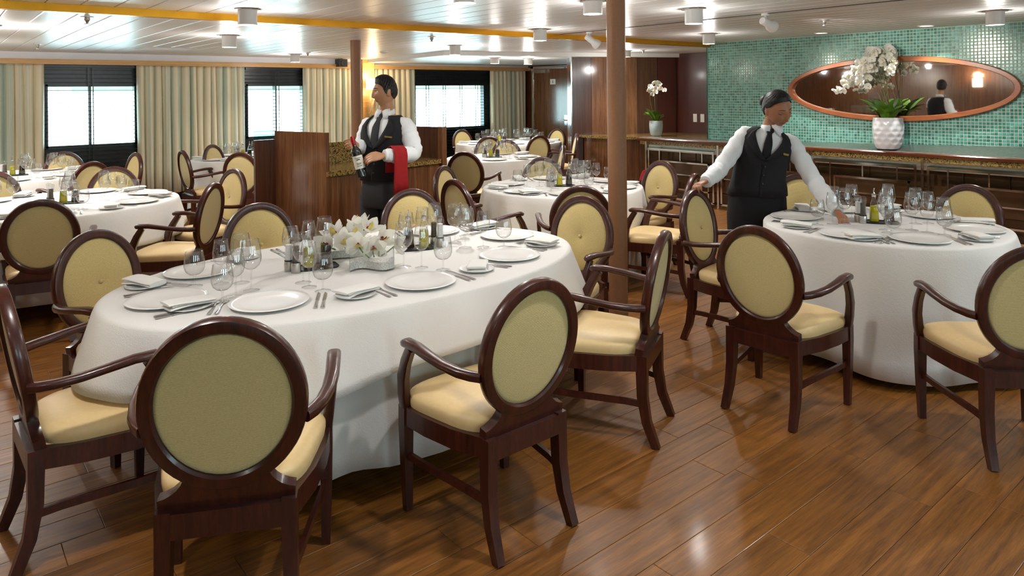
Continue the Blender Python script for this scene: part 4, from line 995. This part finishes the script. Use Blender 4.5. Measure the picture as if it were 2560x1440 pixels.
def head_grid(male, N=96, K=72):
    return [[head_pt((sin(pi*(a+.3)/(K+.6))*sin(2*pi*i/N), sin(pi*(a+.3)/(K+.6))*cos(2*pi*i/N), -cos(pi*(a+.3)/(K+.6))), male) for i in range(N)] for a in range(K+1)]
def frame(fwd, up):
    f = Vector(fwd).normalized(); r_ = f.cross(Vector(up)).normalized(); u = r_.cross(f)
    return Matrix(((r_.x, f.x, u.x, 0), (r_.y, f.y, u.y, 0), (r_.z, f.z, u.z, 0), (0, 0, 0, 1)))
def hand(mb, wrist, fwd, back, side, curl=(.35, .5, .4), spread=.07, s=1.0, thumb=(.9, -.25)):
    """side +1: thumb on local +x"""
    M = Matrix.Translation(wrist) @ frame(fwd, back); n0 = len(mb.v)
    mb.tube([(0, -.03, 0), (0, .0, 0), (0, .03, 0), (0, .07, 0), (0, .092, -.002)], [(.024*s, .019*s), (.025*s, .017*s), (.034*s, .015*s), (.039*s, .013*s), (.034*s, .010*s)], 14)
    for k, (x, L) in enumerate(((.029, .074), (.010, .082), (-.009, .076), (-.027, .060))):
        p = Vector((x*side*s, .085*s, 0)); a = 0; yaw = (1.4-k)*spread*side; path = [p-Vector((0, .012, 0)), p.copy()]
        for seg, cu in zip((.42, .32, .26), curl):
            a += cu; p = p+Vector((sin(yaw)*cos(a), cos(yaw)*cos(a), -sin(a)))*L*seg*s; path.append(p.copy())
        mb.tube(path, [.0085*s, .0088*s, .0082*s, .0074*s, .0055*s], 10, up=(1, 0, 0)); mb.ball(tuple(path[-1]), .0062*s, 8, 6)
    t0 = Vector((.022*side*s, .02*s, -.004)); t1 = t0+Vector((side*.022, .026, -.006))*s; a = thumb
    t2 = t1+Vector((side*sin(a[0]*.6)*.5, cos(a[0]*.6), a[1])).normalized()*.033*s; t3 = t2+Vector((side*.1, .9, a[1]*1.6)).normalized()*.027*s
    mb.tube([t0, t1, t2, t3], [.013*s, .0125*s, .0105*s, .0075*s], 10, up=(0, 0, 1)); mb.ball(tuple(t3), .008*s, 8, 6)
    mb.xf(M, n0)
def torso_rings(spec, n=40, grow=0):
    out = []
    for z, cx, cy, hw, hd, rz, tilt in spec:
        row = []
        for i in range(n):
            th = 2*pi*i/n; e = .82
            ux, uy = (hw+grow)*copys(sin(th), e), -(hd+grow)*copys(cos(th), e)   # i = 0 is the front centre (-y)
            x, y = ux*cos(rz)-uy*sin(rz), ux*sin(rz)+uy*cos(rz)
            row.append((cx+x*cos(tilt), cy+y, z+x*sin(tilt)))
        out.append(row)
    return out
def sheet(rows, name, mt, parent, th=.004, off=1, angle=180):
    n = len(rows[0]); v = [p for r_ in rows for p in r_]
    f = [(a*n+i, a*n+i+1, (a+1)*n+i+1, (a+1)*n+i) for a in range(len(rows)-1) for i in range(n-1)]
    o = MB().add(v, f).build(name, mt, parent, angle=angle); md = o.modifiers.new('thick', 'SOLIDIFY'); md.thickness = th; md.offset = off; return o
def vest(spec, parent, open_, mt='black_suiting', grow=.012, n=48):
    """open_(z) -> half angle of the front opening"""
    rows = []
    for z, cx, cy, hw, hd, rz, tilt in spec:
        a0 = open_(z); row = []
        for i in range(n+1):
            th = a0+(2*pi-2*a0)*i/n; e = .82
            ux, uy = (hw+grow)*copys(sin(th), e), -(hd+grow)*copys(cos(th), e)
            x, y = ux*cos(rz)-uy*sin(rz), ux*sin(rz)+uy*cos(rz); row.append((cx+x*cos(tilt), cy+y, z+x*sin(tilt)))
        rows.append(row)
    return sheet(rows, 'vest', mt, parent, .005, 1), rows
def sleeve(path, rad, name, mt, parent, seed=0, wr=.004):
    rnd = random.Random(seed); P = [Vector(p) for p in path]; pts = []; rr = []
    for i in range(len(P)-1):
        p0, p1, p2, p3 = P[max(0, i-1)], P[i], P[i+1], P[min(len(P)-1, i+2)]
        for k in range(7):
            u = k/7; pts.append(.5*((2*p1)+(p2-p0)*u+(2*p0-5*p1+4*p2-p3)*u*u+(3*p1-p0-3*p2+p3)*u**3)); rr.append(rad[i]*(1-u)+rad[i+1]*u)
    pts.append(P[-1]); rr.append(rad[-1]); mb = MB(); n0 = 0
    mb.tube(pts, rr, 24)
    for a in range(len(pts)):
        for k in range(24):
            q = Vector(mb.v[a*24+k]); d = (q-pts[a]).normalized(); th = 2*pi*k/24
            f = wr*(sin(a*1.9+2.2*sin(th+seed))+.6*sin(a*1.1+th*3+seed*2))*min(1, a/4)
            mb.v[a*24+k] = tuple(q+d*f)
    return mb.build(name, mt, parent, angle=180)
def face_parts(root, M, male, look_down, lipmat, skin):
    for s in (-1, 1):
        e = MB().ball((s*.031, .0655, .010), (.0135, .0125, .0125), 20, 14).xf(M).build('eye', 'eye_white', root)
        MB().ball((s*.031, .0765, .010-(.006 if look_down else .001)), (.0052, .0022, .0054), 12, 8).xf(M).build('iris', 'iris', e)
        m = MB(); R = []
        a1 = radians(8 if look_down else 38)   # lid edge height
        for j in range(8):
            el = a1+(radians(88)-a1)*j/7
            R.append([(s*.031+.0146*sin(az)*cos(el), .0655+.0138*cos(az)*cos(el), .010+.0136*sin(el)-(.004 if look_down else 0)) for az in [radians(-85+170*i/14) for i in range(15)]])
        n = 15; m.add([p for r_ in R for p in r_], [(a*n+i, a*n+i+1, (a+1)*n+i+1, (a+1)*n+i) for a in range(7) for i in range(n-1)]); m.xf(M)
        lid = m.build('eyelid', skin, e, angle=180); md = lid.modifiers.new('t', 'SOLIDIFY'); md.thickness = .0012
        MB().tube([tuple(M @ Vector(R[0][i])) for i in range(1, 14)], .0009 if male else .0021, 6).build('lashes', 'hair_black', e)
        b = []
        for i in range(8):
            u = i/7; x = .013+.036*u; z = .0355+.003*sin(u*2.6)-.005*u*u
            y = head_pt_front(x, z, male); b.append(tuple(M @ Vector((s*x, y+.001, z))))
        MB().tube(b, [(.0018 if not male else .0028)*q for q in (.8, 1.1, 1.2, 1.1, 1, .8, .6, .4)], 6).build('eyebrow', 'hair_black', root)
def head_pt_front(x, z, male):
    # march the head surface on the face side
    best = .08
    for k in range(60):
        th = atan2(x/.073, 1)*0; dz = z/.114; dx = min(.97, (x/.073)*(1+.004*k) if k else x/.073)
        q = 1-dz*dz-dx*dx
        if q <= 0: return best
        p = head_pt((dx, sqrt(q), dz), male)
        if p[0] >= x-1e-4: return p[1]
        best = p[1]
    return best
def hline(y, pts):
    for (a, za), (b_, zb_) in zip(pts, pts[1:]):
        if a >= y >= b_: return za+(zb_-za)*(a-y)/(a-b_)
    return pts[0][1] if y > pts[0][0] else pts[-1][1]
def hair_cap(root, M, male, line, grow, lump=.004, name='hair', mt='hair_black'):
    cond = lambda c: c.z > hline(c.y, line)
    N, K = 168, 128; g = head_grid(male, N, K); v = []; idx = {}; f = []
    def P(a, i):
        i %= N; k = (a, i)
        if k not in idx:
            p = Vector(g[a][i]); d = Vector((p.x/.073**2, p.y/.094**2, p.z/.114**2)).normalized()
            ang = atan2(p.x, p.y); q_ = max(0, min(1, (p.z-hline(p.y, line))/.035)); gg = .0015+(grow(p)+lump*sin(31*ang+9*p.z/.1)*sin(13*ang-70*p.z))*q_
            idx[k] = len(v); v.append(tuple(M @ (p+d*gg)))
        return idx[k]
    for a in range(K):
        for i in range(N):
            c = Vector(g[a][i])
            if cond(c): f.append((P(a, i), P(a, i+1), P(a+1, i+1), P(a+1, i)))
    o = MB().add(v, f).build(name, mt, root, angle=180); md = o.modifiers.new('t', 'SOLIDIFY'); md.thickness = .006; md.offset = -1
    return o
def collar(root, c, r_, h, fwd, tilt, spread, mt='shirt_cotton'):
    # band round the neck with two pointed wings at the front
    M = Matrix.Translation(c) @ frame(fwd, (tilt, 0, 1)); n = 36; rows = []
    for u in (0, .5, 1):
        rows.append([(r_*(1.02-.10*u)*sin(a), r_*(1.02-.10*u)*cos(a), h*u*(.75+.25*(1-cos(a))/2)) for a in [radians(6)+(2*pi-radians(12))*i/n for i in range(n+1)]])
    sheet([[tuple(M @ Vector(p)) for p in r__] for r__ in rows], 'collar', mt, root, .003)
    for s in (-1, 1):
        tri = [[(s*.004, r_*1.02, h*.55), (s*.030, r_*.96, h*.80), (s*.058, r_*.62, h*.95)], [(s*.020, r_*1.20, -.012), (s*.050, r_*1.10, .006), (s*.072, r_*.70, h*.45)], [(s*.040*spread, r_*1.28, -.052), (s*.062*spread, r_*1.16, -.022), (s*.080, r_*.76, .004)]]
        sheet([[tuple(M @ Vector(p)) for p in r__] for r__ in tri], 'collar_wing', mt, root, .002, angle=20)
    return M
def surf(spec, z, th, off=0):
    """point on a torso at height z and angle th from the front centre, pushed out by off"""
    for p, q in zip(spec, spec[1:]):
        if p[0] <= z <= q[0] or q is spec[-1]:
            u = min(1.3, max(0, (z-p[0])/(q[0]-p[0]))); break
    z_, cx, cy, hw, hd, rz, tilt = [a_*(1-u)+b_*u for a_, b_ in zip(p, q)]
    ux, uy = (hw+off)*copys(sin(th), .82), -(hd+off)*copys(cos(th), .82)
    x, y = ux*cos(rz)-uy*sin(rz), ux*sin(rz)+uy*cos(rz)
    return Vector((cx+x*cos(tilt), cy+y, z+x*sin(tilt)))
def strip(spec, zs, thf, wid, off, name, mt, root):
    rows = []
    for z in zs:
        t0, t1 = thf(z), thf(z)+wid(z)
        rows.append([tuple(surf(spec, z, t0+(t1-t0)*k/4, off+(.004 if 0 < k < 4 else 0))) for k in range(5)])
    return sheet(rows, name, mt, root, .004)
def lerp_z(a, b, n): return [a+(b-a)*i/(n-1) for i in range(n)]
# ---------------------------------------------------------------- the waitress
WR = thing('person', 'dark haired waitress in black vest and white shirt leaning over the right round table', 'person', (4.63, 2.80, 0), -YAW)
HC = Vector((.070, -.160, 1.458)); HM = Matrix.Translation(HC) @ frame((.30, -.86, -.40), (-.16, .0, 1)) @ Matrix.Scale(1.12, 4)
b = MB(); g = head_grid(False); b.rings(g); b.xf(HM, 0)
for s in (-1, 1): n0 = len(b.v); b.ball((s*.071, -.008, .0), (.010, .019, .030), 12, 8).ball((s*.074, -.012, .016), (.007, .014, .014), 10, 6); b.xf(HM, n0)
b.tube([(.055, -.135, 1.42), (.035, -.118, 1.36), (.022, -.11, 1.30), (.015, -.10, 1.24)], [(.046, .05), (.045, .047), (.052, .05), (.07, .06)], 20)
b.rings(torso_rings([(.80, -.03, -.0, .17, .11, 0, 0), (.90, -.03, -.02, .165, .105, 0, 0), (1.0, -.025, -.045, .135, .095, 0, 0), (1.12, -.01, -.075, .145, .10, .2, -.1), (1.2, .005, -.09, .15, .10, .2, -.2), (1.27, .015, -.10, .125, .08, .2, -.23), (1.31, .02, -.105, .06, .05, .2, -.23)]))
for s in (-1, 1): b.tube([(-.03+s*.08, 0, .86), (-.03+s*.085, -.01, .65), (-.03+s*.08, -.005, .48), (-.03+s*.08, .02, .28), (-.03+s*.08, .03, .09)], [.09, .08, .058, .055, .036], 16); b.tube([(-.03+s*.08, .05, .05), (-.03+s*.09, -.03, .045), (-.03+s*.10, -.13, .035)], [.034, .038, .03], 12)
RA = [(-.125, -.085, 1.285), (-.20, -.10, 1.20), (-.318, -.135, 1.055), (-.40, -.235, 1.015), (-.478, -.335, .985)]
LA = [(.165, -.145, 1.225), (.215, -.185, 1.12), (.278, -.268, .965), (.30, -.40, .875), (.312, -.515, .812)]
for A_ in (RA, LA): b.tube(A_, [.046, .043, .037, .034, .026], 14)
hand(b, Vector((-.490, -.350, .982)), (-.68, -.62, -.10), (-.1, .1, 1), 1, (.5, .7, .5), .10, .92, (1.2, -.5))
hand(b, Vector((.312, -.535, .806)), (-.02, -.85, -.42), (.15, -.5, .85), -1, (.30, .45, .4), .08, .92, (.7, -.7))
me = remeshed(b, 'waitress_body', .0042); me.materials.clear(); me.materials.append(MATS['skin_tan']); me.materials.append(MATS['lips']); me.materials.append(MATS['black_plastic'])
HI = HM.inverted()
def paint(me, HI, shoe=None):
    for p in me.polygons:
        q = HI @ p.center
        if q.y > .05 and ((abs(q.x)/.024)**2+((q.z+.062)/.0105)**2 < 1): p.material_index = 1
        elif shoe and p.center.z < shoe: p.material_index = 2
paint(me, HI, .085); inst('body', me, WR)
face_parts(WR, HM, False, True, 'lips', 'skin_tan')
hair_cap(WR, HM, False, ((.075, .084), (.06, .080), (.04, .062), (.02, .038), (.0, .022), (-.02, -.002), (-.04, -.05)), lambda p: .005+.003*max(0, p.z/.1), lump=.0008)
MB().ball((0, -.112, .005), (.046, .036, .044), 20, 14).ball((0, -.135, .005), (.030, .022, .030), 16, 10).xf(HM).build('hair_bun', 'hair_black', WR)
for s in (-1, 1): MB().ball((s*.078, -.006, -.037), .006, 10, 8).ball((s*.078, -.006, -.050), .0045, 10, 8).xf(HM).build('earring', 'gold_badge', WR)
wspec = [(.845, -.032, -.02, .192, .135, -.2, 0), (.90, -.03, -.035, .182, .13, -.2, 0), (.96, -.028, -.043, .168, .123, -.2, 0), (1.03, -.02, -.055, .162, .12, -.2, -.05), (1.08, -.014, -.066, .165, .126, -.2, -.1), (1.12, -.008, -.075, .170, .132, -.2, -.13), (1.16, -.002, -.083, .172, .135, -.2, -.16), (1.20, .005, -.09, .170, .126, -.2, -.2), (1.24, .012, -.098, .162, .11, -.2, -.23), (1.27, .017, -.103, .150, .092, -.2, -.23), (1.295, .021, -.107, .120, .074, -.2, -.23), (1.315, .024, -.11, .080, .06, -.2, -.23)]
sh = MB().rings(torso_rings(wspec, grow=.004)); sh.build('shirt', 'shirt_cotton', WR, angle=180)
vest(wspec, WR, lambda z: -.04 if z < 1.11 else .02+.60*min(1, (z-1.11)/.19))
sleeve([(-.05, -.095, 1.285)]+RA, [.03, .056, .062, .058, .055, .043], 'sleeve', 'shirt_cotton', WR, 1); sleeve([(.08, -.125, 1.245)]+LA, [.03, .056, .062, .058, .057, .044], 'sleeve', 'shirt_cotton', WR, 2)
for A_ in (RA, LA):
    d = (Vector(A_[-1])-Vector(A_[-2])).normalized(); e = Vector(A_[-1]); MB().tube([e-d*.045, e-d*.04, e+d*.018, e+d*.02], [.040, .046, .041, .037], 24).build('cuff', 'shirt_cotton', WR)
CM = collar(WR, Vector((.034, -.122, 1.306)), .056, .050, (-.18, -1, .12), -.12, 1.1)
def ribbon(pts, ws, name, mt, root, up=(0, -1, 0), th=.004):
    rows = []
    P = [Vector(p) for p in pts]
    for i, p in enumerate(P):
        t = (P[min(i+1, len(P)-1)]-P[max(0, i-1)]).normalized(); s_ = t.cross(Vector(up)).normalized(); rows.append([tuple(p-s_*ws[i]), tuple(p+Vector(up)*.004), tuple(p+s_*ws[i])])
    return sheet(rows, name, mt, root, th)
MB().ball((0, .064, -.004), (.013, .009, .018), 14, 10).xf(CM).build('tie_knot', 'black_suiting', WR)
WO = lambda z: .02 if z < 1.11 else .02+.60*min(1, (z-1.11)/.19)
strip(wspec, lerp_z(1.06, 1.30, 12), lambda z: -(.10 if z < 1.22 else .10-.045*(z-1.22)/.06 if z < 1.28 else .10), lambda z: 2*(.10 if z < 1.22 else .10-.045*(z-1.22)/.06 if z < 1.28 else .10), .010, 'necktie', 'black_suiting', WR)
for s in (-1, 1):
    strip(wspec, lerp_z(1.10, 1.305, 14), lambda z: s*WO(z)-s*.03, lambda z: s*(.05+.46*max(0, sin(min(1, (z-1.10)/.145)*pi/2)) if z < 1.235 else .30*(1.305-z)/.07+.10), .022, 'lapel', 'black_suiting', WR)
for z in (1.06, 1.0, .94): q = surf(wspec, z, .03, .019); MB().ball(tuple(q), (.008, .005, .008), 10, 6).build('button', 'black_plastic', WR)
q = surf(wspec, 1.165, .62, .026); q2_ = surf(wspec, 1.165, .80, .026); dv = q2_-q
bd = MB().box(-.024, .024, -.003, .003, -.007, .007).xf(Matrix.Translation(q) @ Matrix.Rotation(atan2(dv.y, dv.x), 4, 'Z') @ Matrix.Rotation(.22, 4, 'Y')).build('name_badge', 'gold_badge', WR, False)
MB().rings(torso_rings([(.90, -.03, -.032, .183, .128, 0, 0), (.82, -.03, -.02, .20, .14, 0, 0), (.70, -.03, -.01, .207, .148, 0, 0), (.55, -.03, -.0, .20, .15, 0, 0), (.42, -.03, .0, .19, .145, 0, 0)])).build('skirt', 'black_suiting', WR, angle=60)
# ---------------------------------------------------------------- the waiter
WM = thing('person', 'waiter in black vest with a red napkin over his arm, carrying a wine bottle', 'person', (2.80, 4.97, 0), -YAW)
HC = Vector((.008, -.045, 1.603)); HM = Matrix.Translation(HC) @ frame((-.88, -.46, -.03), (0, 0, 1)) @ Matrix.Scale(.98, 4)
b = MB(); b.rings(head_grid(True)); b.xf(HM, 0)
for s in (-1, 1): n0 = len(b.v); b.ball((s*.073, -.010, .0), (.010, .020, .032), 12, 8).ball((s*.077, -.014, .016), (.007, .015, .015), 10, 6); b.xf(HM, n0)
b.tube([(.012, -.03, 1.56), (.018, -.02, 1.49), (.018, -.008, 1.43), (.015, 0, 1.36)], [(.056, .058), (.056, .056), (.066, .06), (.09, .07)], 20)
RZ = -.44
b.rings(torso_rings([(.86, -.02, 0, .15, .105, RZ, 0), (.98, -.02, 0, .14, .10, RZ, 0), (1.12, -.01, 0, .15, .105, RZ, 0), (1.25, 0, 0, .17, .11, RZ, 0), (1.34, .005, 0, .165, .10, RZ, 0), (1.40, .012, 0, .12, .08, RZ, 0), (1.43, .015, 0, .07, .06, RZ, 0)]))
for s in (-1, 1): b.tube([(-.02+s*.085, s*-.04, .92), (-.025+s*.09, s*-.04, .7), (-.03+s*.09, s*-.05, .5), (-.03+s*.09, s*-.05+.01, .3), (-.03+s*.09, s*-.05+.02, .09)], [.095, .085, .062, .058, .04], 16); b.tube([(-.01+s*.09, s*-.05+.05, .05), (-.06+s*.09, s*-.05-.03, .045), (-.11+s*.09, s*-.05-.12, .035)], [.038, .043, .034], 12)
LA = [(.172, -.07, 1.345), (.205, -.085, 1.26), (.235, -.115, 1.14), (.15, -.20, 1.125), (.055, -.268, 1.128)]
RA = [(-.145, .075, 1.345), (-.175, .07, 1.25), (-.185, .04, 1.155), (-.185, -.06, 1.175), (-.185, -.155, 1.20)]
for A_ in (RA, LA): b.tube(A_, [.05, .047, .042, .038, .030], 14)
hand(b, Vector((.035, -.282, 1.128)), (-.90, -.32, -.12), (.0, -.75, .65), 1, (.45, .55, .4), .05, 1.05, (.8, -.3))
hand(b, Vector((-.186, -.172, 1.202)), (-.12, -.95, .12), (.95, -.1, .3), 1, (.6, .95, .8), .03, 1.0, (.5, -1.0))
me = remeshed(b, 'waiter_body', .0045); me.materials.clear()
for q in ('skin_light', 'lips_man', 'black_plastic'): me.materials.append(MATS[q])
paint(me, HM.inverted(), .09); inst('body', me, WM)
face_parts(WM, HM, True, False, 'lips_man', 'skin_light')
hair_cap(WM, HM, True, ((.075, .078), (.06, .072), (.045, .058), (.03, .042), (.022, .004), (.008, -.012), (.0, .022), (-.02, .008), (-.035, -.025), (-.06, -.05)), lambda p: .003+.018*max(0, p.z/.11)**2+.012*max(0, p.y/.09)*max(0, p.z/.1), lump=.003)
mspec = [(.915, -.02, 0, .168, .128, RZ, 0), (1.0, -.02, 0, .158, .122, RZ, 0), (1.10, -.012, 0, .165, .125, RZ, 0), (1.2, -.004, 0, .180, .13, RZ, 0), (1.28, .002, 0, .187, .13, RZ, 0), (1.34, .006, 0, .178, .118, RZ, 0), (1.385, .01, 0, .148, .095, RZ, 0), (1.42, .014, 0, .10, .075, RZ, 0)]
MB().rings(torso_rings(mspec, grow=.004)).build('shirt', 'shirt_cotton', WM, angle=180)
vest(mspec, WM, lambda z: -.04 if z < 1.17 else .02+.55*min(1, (z-1.17)/.22))
sleeve([(.08, -.03, 1.365)]+LA, [.03, .064, .072, .068, .062, .048], 'sleeve', 'shirt_cotton', WM, 5, .0032); sleeve([(-.07, .03, 1.365)]+RA, [.03, .062, .068, .063, .058, .047], 'sleeve', 'shirt_cotton', WM, 7, .0032)
for A_ in (RA, LA):
    d = (Vector(A_[-1])-Vector(A_[-2])).normalized(); e = Vector(A_[-1]); MB().tube([e-d*.045, e-d*.04, e+d*.016, e+d*.018], [.042, .049, .045, .040], 24).build('cuff', 'shirt_cotton', WM)
CM2 = collar(WM, Vector((.016, -.010, 1.425)), .066, .055, (-.45, -.9, .05), 0, 1)
MB().ball((0, .074, -.008), (.014, .010, .020), 14, 10).xf(CM2).build('tie_knot', 'charcoal_suiting', WM)
MO = lambda z: .02 if z < 1.17 else .02+.55*min(1, (z-1.17)/.22)
strip(mspec, lerp_z(1.12, 1.41, 12), lambda z: -(.12 if z < 1.34 else .12-.05*(z-1.34)/.05 if z < 1.39 else .14), lambda z: 2*(.12 if z < 1.34 else .12-.05*(z-1.34)/.05 if z < 1.39 else .14), .010, 'necktie', 'charcoal_suiting', WM)
for s in (-1, 1):
    strip(mspec, lerp_z(1.165, 1.41, 14), lambda z: s*MO(z)-s*.03, lambda z: s*(.05+.36*max(0, sin(min(1, (z-1.165)/.16)*pi/2)) if z < 1.33 else .28*(1.41-z)/.08+.08), .021, 'lapel', 'black_suiting', WM)
for z in (1.12, 1.05, .98): q = surf(mspec, z, .03, .018); MB().ball(tuple(q), (.008, .005, .008), 10, 6).build('button', 'black_plastic', WM)
q = surf(mspec, 1.262, .55, .026); q2_ = surf(mspec, 1.262, .75, .026); dv = q2_-q
MB().box(-.028, .028, -.003, .003, -.006, .006).xf(Matrix.Translation(q) @ Matrix.Rotation(atan2(dv.y, dv.x), 4, 'Z') @ Matrix.Rotation(.12, 4, 'Y')).build('name_badge', 'gold_badge', WM, False)
MB().rings(torso_rings([(.95, -.02, 0, .163, .125, RZ, 0), (.86, -.022, .0, .172, .13, RZ, 0), (.72, -.03, .0, .168, .13, RZ, 0), (.70, -.03, .0, .16, .12, RZ, 0)])).build('trousers', 'charcoal_suiting', WM, angle=60)
for s in (-1, 1): MB().tube([(-.025+s*.085, s*-.04, .80), (-.03+s*.09, s*-.045, .6), (-.03+s*.09, s*-.05, .45), (-.03+s*.09, s*-.05+.01, .25), (-.03+s*.09, s*-.05+.015, .075)], [(.10, .11), (.092, .10), (.08, .09), (.072, .085), (.068, .08)], 18).build('trouser_leg', 'charcoal_suiting', WM, angle=60)
# things he carries
def to_world(p): return Vector(WM.location)+Matrix.Rotation(-YAW, 3, 'Z') @ Vector(p)
bt = bottle('wine_bottle', 'wine bottle with cream label and red foil held by the waiter', to_world((-.128, -.262, .968)), 'red_foil')
bt.rotation_euler = (Matrix.Rotation(-YAW, 4, 'Z') @ Matrix.Rotation(radians(-14), 4, 'Y') @ Matrix.Rotation(radians(14), 4, 'Z')).to_euler()
rows = []
fd = (Vector(LA[3])-Vector(LA[4])).normalized(); nd = Vector((-fd.y, fd.x, 0)); c0 = Vector((.125, -.222, 1.126))
if nd.y > 0: nd = -nd
for k in range(9):
    u = (k-4)/4*.055; row = []
    for (o, z) in ((.068, -.30), (.072, -.2), (.076, -.1), (.074, 0), (.058, .048), (.0, .074), (-.058, .048), (-.074, 0), (-.076, -.08), (-.072, -.14)):
        row.append(tuple(c0+fd*(u*(1+.1*(z < -.1)))+nd*(o+.004*sin(k*1.7+z*20))+Vector((0, 0, z))))
    rows.append(row)
rn = sheet(rows, 'red_napkin', 'red_napkin', None, .004); rn.location = WM.location; rn.rotation_euler.z = -YAW
tag(rn, 'folded dark red napkin hanging over the forearm of the waiter', 'napkin')
